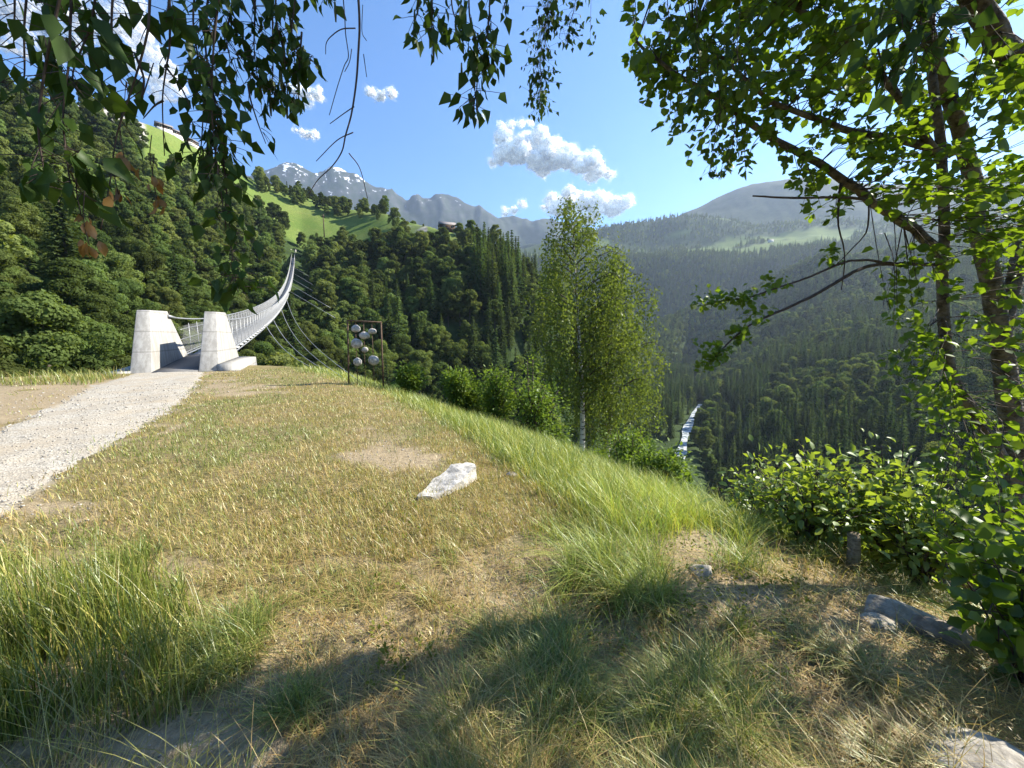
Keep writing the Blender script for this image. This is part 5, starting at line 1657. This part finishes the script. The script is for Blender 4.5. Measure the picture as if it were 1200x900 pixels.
# fallen leaves
l_ = MB()
px_ = 300 + rng.random(1500) * 900; py_ = 620 + rng.random(1500) * 300
k_ = rng.random(1500) < np.where(px_ > 640, 1, .4)
px_, py_ = px_[k_], py_[k_]
bs = np.array([(lambda d: (d * (EYE / -d[2]))[:2])(rayd(a, b)) for a, b in zip(px_, py_)]); n = len(bs)
p0 = np.concatenate([bs, (h_near(bs[:, 0], bs[:, 1]) + .008 + .012 * rng.random(n))[:, None]], 1)
an = rng.random(n) * 6.28
leaves(l_, p0, np.stack([np.cos(an), np.sin(an), .25 * rng.normal(size=n)], 1), np.array([0, 0, 1.]) + .5 * rng.normal(size=(n, 3)), .014 + .018 * rng.random(n), 'oval')
M['litter'] = leaf_mat("dead_leaf_litter", (0.13, 0.085, 0.045), (0.27, 0.19, 0.11), 0.15, gloss=0.0, nscale=14)
tag(l_.build("leaf_litter", M['litter']), "brown dead leaves lying scattered in the near grass", "leaf litter", None, "stuff")

# pebbles on the path and the bare earth
import bmesh
bm = bmesh.new(); bmesh.ops.create_icosphere(bm, subdivisions=1, radius=1)
iv = np.array([v.co[:] for v in bm.verts]); iF = np.array([[v.index for v in f.verts] for f in bm.faces]); bm.free()
N = 60000
az = R(1) * (rng.random(N) * 130 - 65); r = np.exp(np.log(.9) + rng.random(N) * np.log(18 / .9))
x = r * np.sin(az); y = r * np.cos(az); z = h_near(x, y); px, py = project(x, y, z)
xl, xr = path_edges(py); onp = (px > xl) & (px < xr + 6) & (py > 432) & (py < 700)
s_ = soil_mask(px, py, x, y)
kp = onp | ((s_ > .5) & (rng.random(N) < .25))
x, y, z, r, onp = x[kp], y[kp], z[kp], r[kp], onp[kp]; n = len(x)
sz = (.0035 + .0010 * r) * (.6 + 1.2 * rng.random(n) ** 3)
sq = np.stack([.8 + .5 * rng.random(n), .8 + .5 * rng.random(n), .5 + .3 * rng.random(n)], 1) * sz[:, None]
rot = rng.random(n) * 6.28; cr, sr = np.cos(rot)[:, None], np.sin(rot)[:, None]
L_ = iv[None] * sq[:, None]; L2 = np.stack([L_[..., 0] * cr - L_[..., 1] * sr, L_[..., 0] * sr + L_[..., 1] * cr, L_[..., 2]], -1)
V = L2 + np.stack([x, y, z + np.where(onp, .014, 0.002)], 1)[:, None]
mb = MB(); mb.add(V.reshape(-1, 3), (np.arange(n)[:, None, None] * len(iv) + iF[None]).reshape(-1, 3))
M['pebble'] = simple("pebble", (0.20, 0.18, 0.15), .9, nscale=25, c2=(0.42, 0.39, 0.34))
tag(mb.build("pebbles", M['pebble']), "small pale pebbles strewn over the path and bare earth", "pebbles", None, "stuff")

# ------------------------------------------------------------------ clouds


def cloud(px, py, lumps, dist, label, seed, group="clouds over the valley", soft=False):
    """a solid heart of heaped puffs, inside two ragged thin veils"""
    c0 = P(px, py, dist); k = dist / FPX
    small = max(l[2] for l in lumps) < 8
    root = None
    for lay, (grow, name, mat) in enumerate(((0.0, "cloud", 'cloud'), (1.2, "ragged_edge", 'veil'), (2.6, "ragged_edge", 'veil2'))):
        g = np.random.default_rng(seed)
        bm = bmesh.new()
        for lx, ly, lr_ in lumps:
            for q in range(9):
                a = g.normal(size=3) * lr_ * .5 * k * (q > 0)
                rr_ = (lr_ * (1.0 if q == 0 else .25 + .4 * g.random()) * (.62 if small else .9) + grow) * k
                p = P(lx, ly, dist) - c0 + a * np.array([1.15, 1.2, .7])
                bmesh.ops.create_icosphere(bm, subdivisions=2, radius=rr_, matrix=Matrix.Translation(Vector(p)) @ Matrix.Diagonal((1.25 if small else 1.1, 1, .8, 1)))
        me = bpy.data.meshes.new(name); bm.to_mesh(me); bm.free()
        o = bpy.data.objects.new(name, me); C.objects.link(o)
        if root is None:
            root = o; o.location = c0
        else:
            o.parent = root
        rm = o.modifiers.new("remesh", 'REMESH'); rm.mode = 'VOXEL'; rm.voxel_size = 0.8 * k; rm.use_smooth_shade = True
        for sz_, st in ((16, 8), (6, 6.5), (2.4, 3.4), (1.0, 1.5)):
            if small and sz_ > 10:
                continue
            tx = bpy.data.textures.new("puff", 'CLOUDS'); tx.noise_scale = sz_ * k; tx.noise_depth = 3
            dm = o.modifiers.new("puff", 'DISPLACE'); dm.texture = tx; dm.strength = st * k * (1 + .35 * lay); dm.mid_level = .5; dm.texture_coords = 'LOCAL'
        me.materials.append(M['veil' if soft and lay == 0 else mat])
    tag(root, label, "cloud", group)
    return root


def veil(name, lo, hi, amt):
    m = NT(name)
    n = m.noise(1 / 110.0, 6, rough=0.7)
    d = m.new("ShaderNodeBsdfDiffuse"); d.inputs[0].default_value = (.95, .95, .95, 1)
    t = m.new("ShaderNodeBsdfTranslucent"); t.inputs[0].default_value = (.95, .95, .95, 1)
    mx = m.new("ShaderNodeMixShader"); mx.inputs[0].default_value = .5
    m.link(d.outputs[0], mx.inputs[1]); m.link(t.outputs[0], mx.inputs[2])
    tr = m.new("ShaderNodeBsdfTransparent"); m2 = m.new("ShaderNodeMixShader")
    m.link(m.ramp(n, [(lo, 0.0), (hi, amt)]), m2.inputs[0])
    m.link(tr.outputs[0], m2.inputs[1]); m.link(mx.outputs[0], m2.inputs[2]); m.link(m2.outputs[0], m.out.inputs[0])
    return m.m


M['veil'] = veil("cloud_veil", .40, .62, .45)
M['veil2'] = veil("cloud_thin_veil", .48, .70, .26)
m = NT("cloud")
m.base((0.97, 0.97, 0.97), 1.0, 0.0)
m.b.inputs["Subsurface Weight"].default_value = 1.0
m.b.inputs["Subsurface Radius"].default_value = (1, 1, 1)
m.b.inputs["Subsurface Scale"].default_value = 120.0
M['cloud'] = m.m
cloud(648, 185, [(602, 177, 17), (622, 171, 17), (640, 177, 18), (660, 185, 16), (682, 192, 13), (700, 200, 9), (713, 204, 5), (590, 178, 10), (630, 187, 12)], 7500, "largest white cloud, above the tall birch", 1)
cloud(695, 238, [(655, 243, 11), (675, 238, 13), (700, 238, 15), (716, 243, 12), (736, 239, 5), (690, 254, 11), (648, 240, 8)], 8200, "white cloud low behind the birch top", 2)
cloud(605, 246, [(592, 250, 3.5), (602, 245, 4), (612, 240, 3.5)], 8000, "small low cloud wisp left of the birch", 3)
cloud(600, 147, [(588, 148, 3.5), (600, 146, 4.5), (612, 145, 3), (622, 145, 2.5)], 7500, "small cloud just above the largest cloud", 4)
cloud(450, 112, [(436, 108, 4), (447, 112, 5), (460, 110, 4.5)], 7500, "small cloud right of the bare twig", 5)
cloud(358, 108, [(345, 103, 6), (358, 108, 7), (372, 112, 6), (362, 122, 3)], 7500, "small cloud behind the hanging birch leaves", 6)
cloud(360, 156, [(353, 154, 4), (362, 158, 4.5), (370, 159, 3)], 7500, "tiny cloud above the hilltop trees", 7)
cloud(150, 60, [(60, 30, 22), (95, 45, 20), (130, 10, 24), (160, 40, 14), (180, 80, 16), (195, 105, 12), (30, 45, 22)], 7000, "broad white cloud behind the left birch leaves", 8, soft=True)
cloud(565, 138, [(560, 139, 2.5), (568, 136, 3)], 7500, "tiniest cloud wisp by the hanging birch twig", 9)

# ------------------------------------------------------------------ haze
hb = MB().box((-5250, -5250, -140), (5250, 5250, 1640)).build("haze", None)
m = NT("haze")
m.n.remove(m.b)
pv = m.new("ShaderNodeVolumePrincipled")
pv.inputs["Color"].default_value = (0.62, 0.78, 1.0, 1)
pv.inputs["Density"].default_value = 0.000085
pv.inputs["Anisotropy"].default_value = 0.35
m.link(pv.outputs[0], m.out.inputs["Volume"])
hb.data.materials.append(m.m)
tag(hb, kind='stuff')
hb["label"] = "thin blue valley haze"
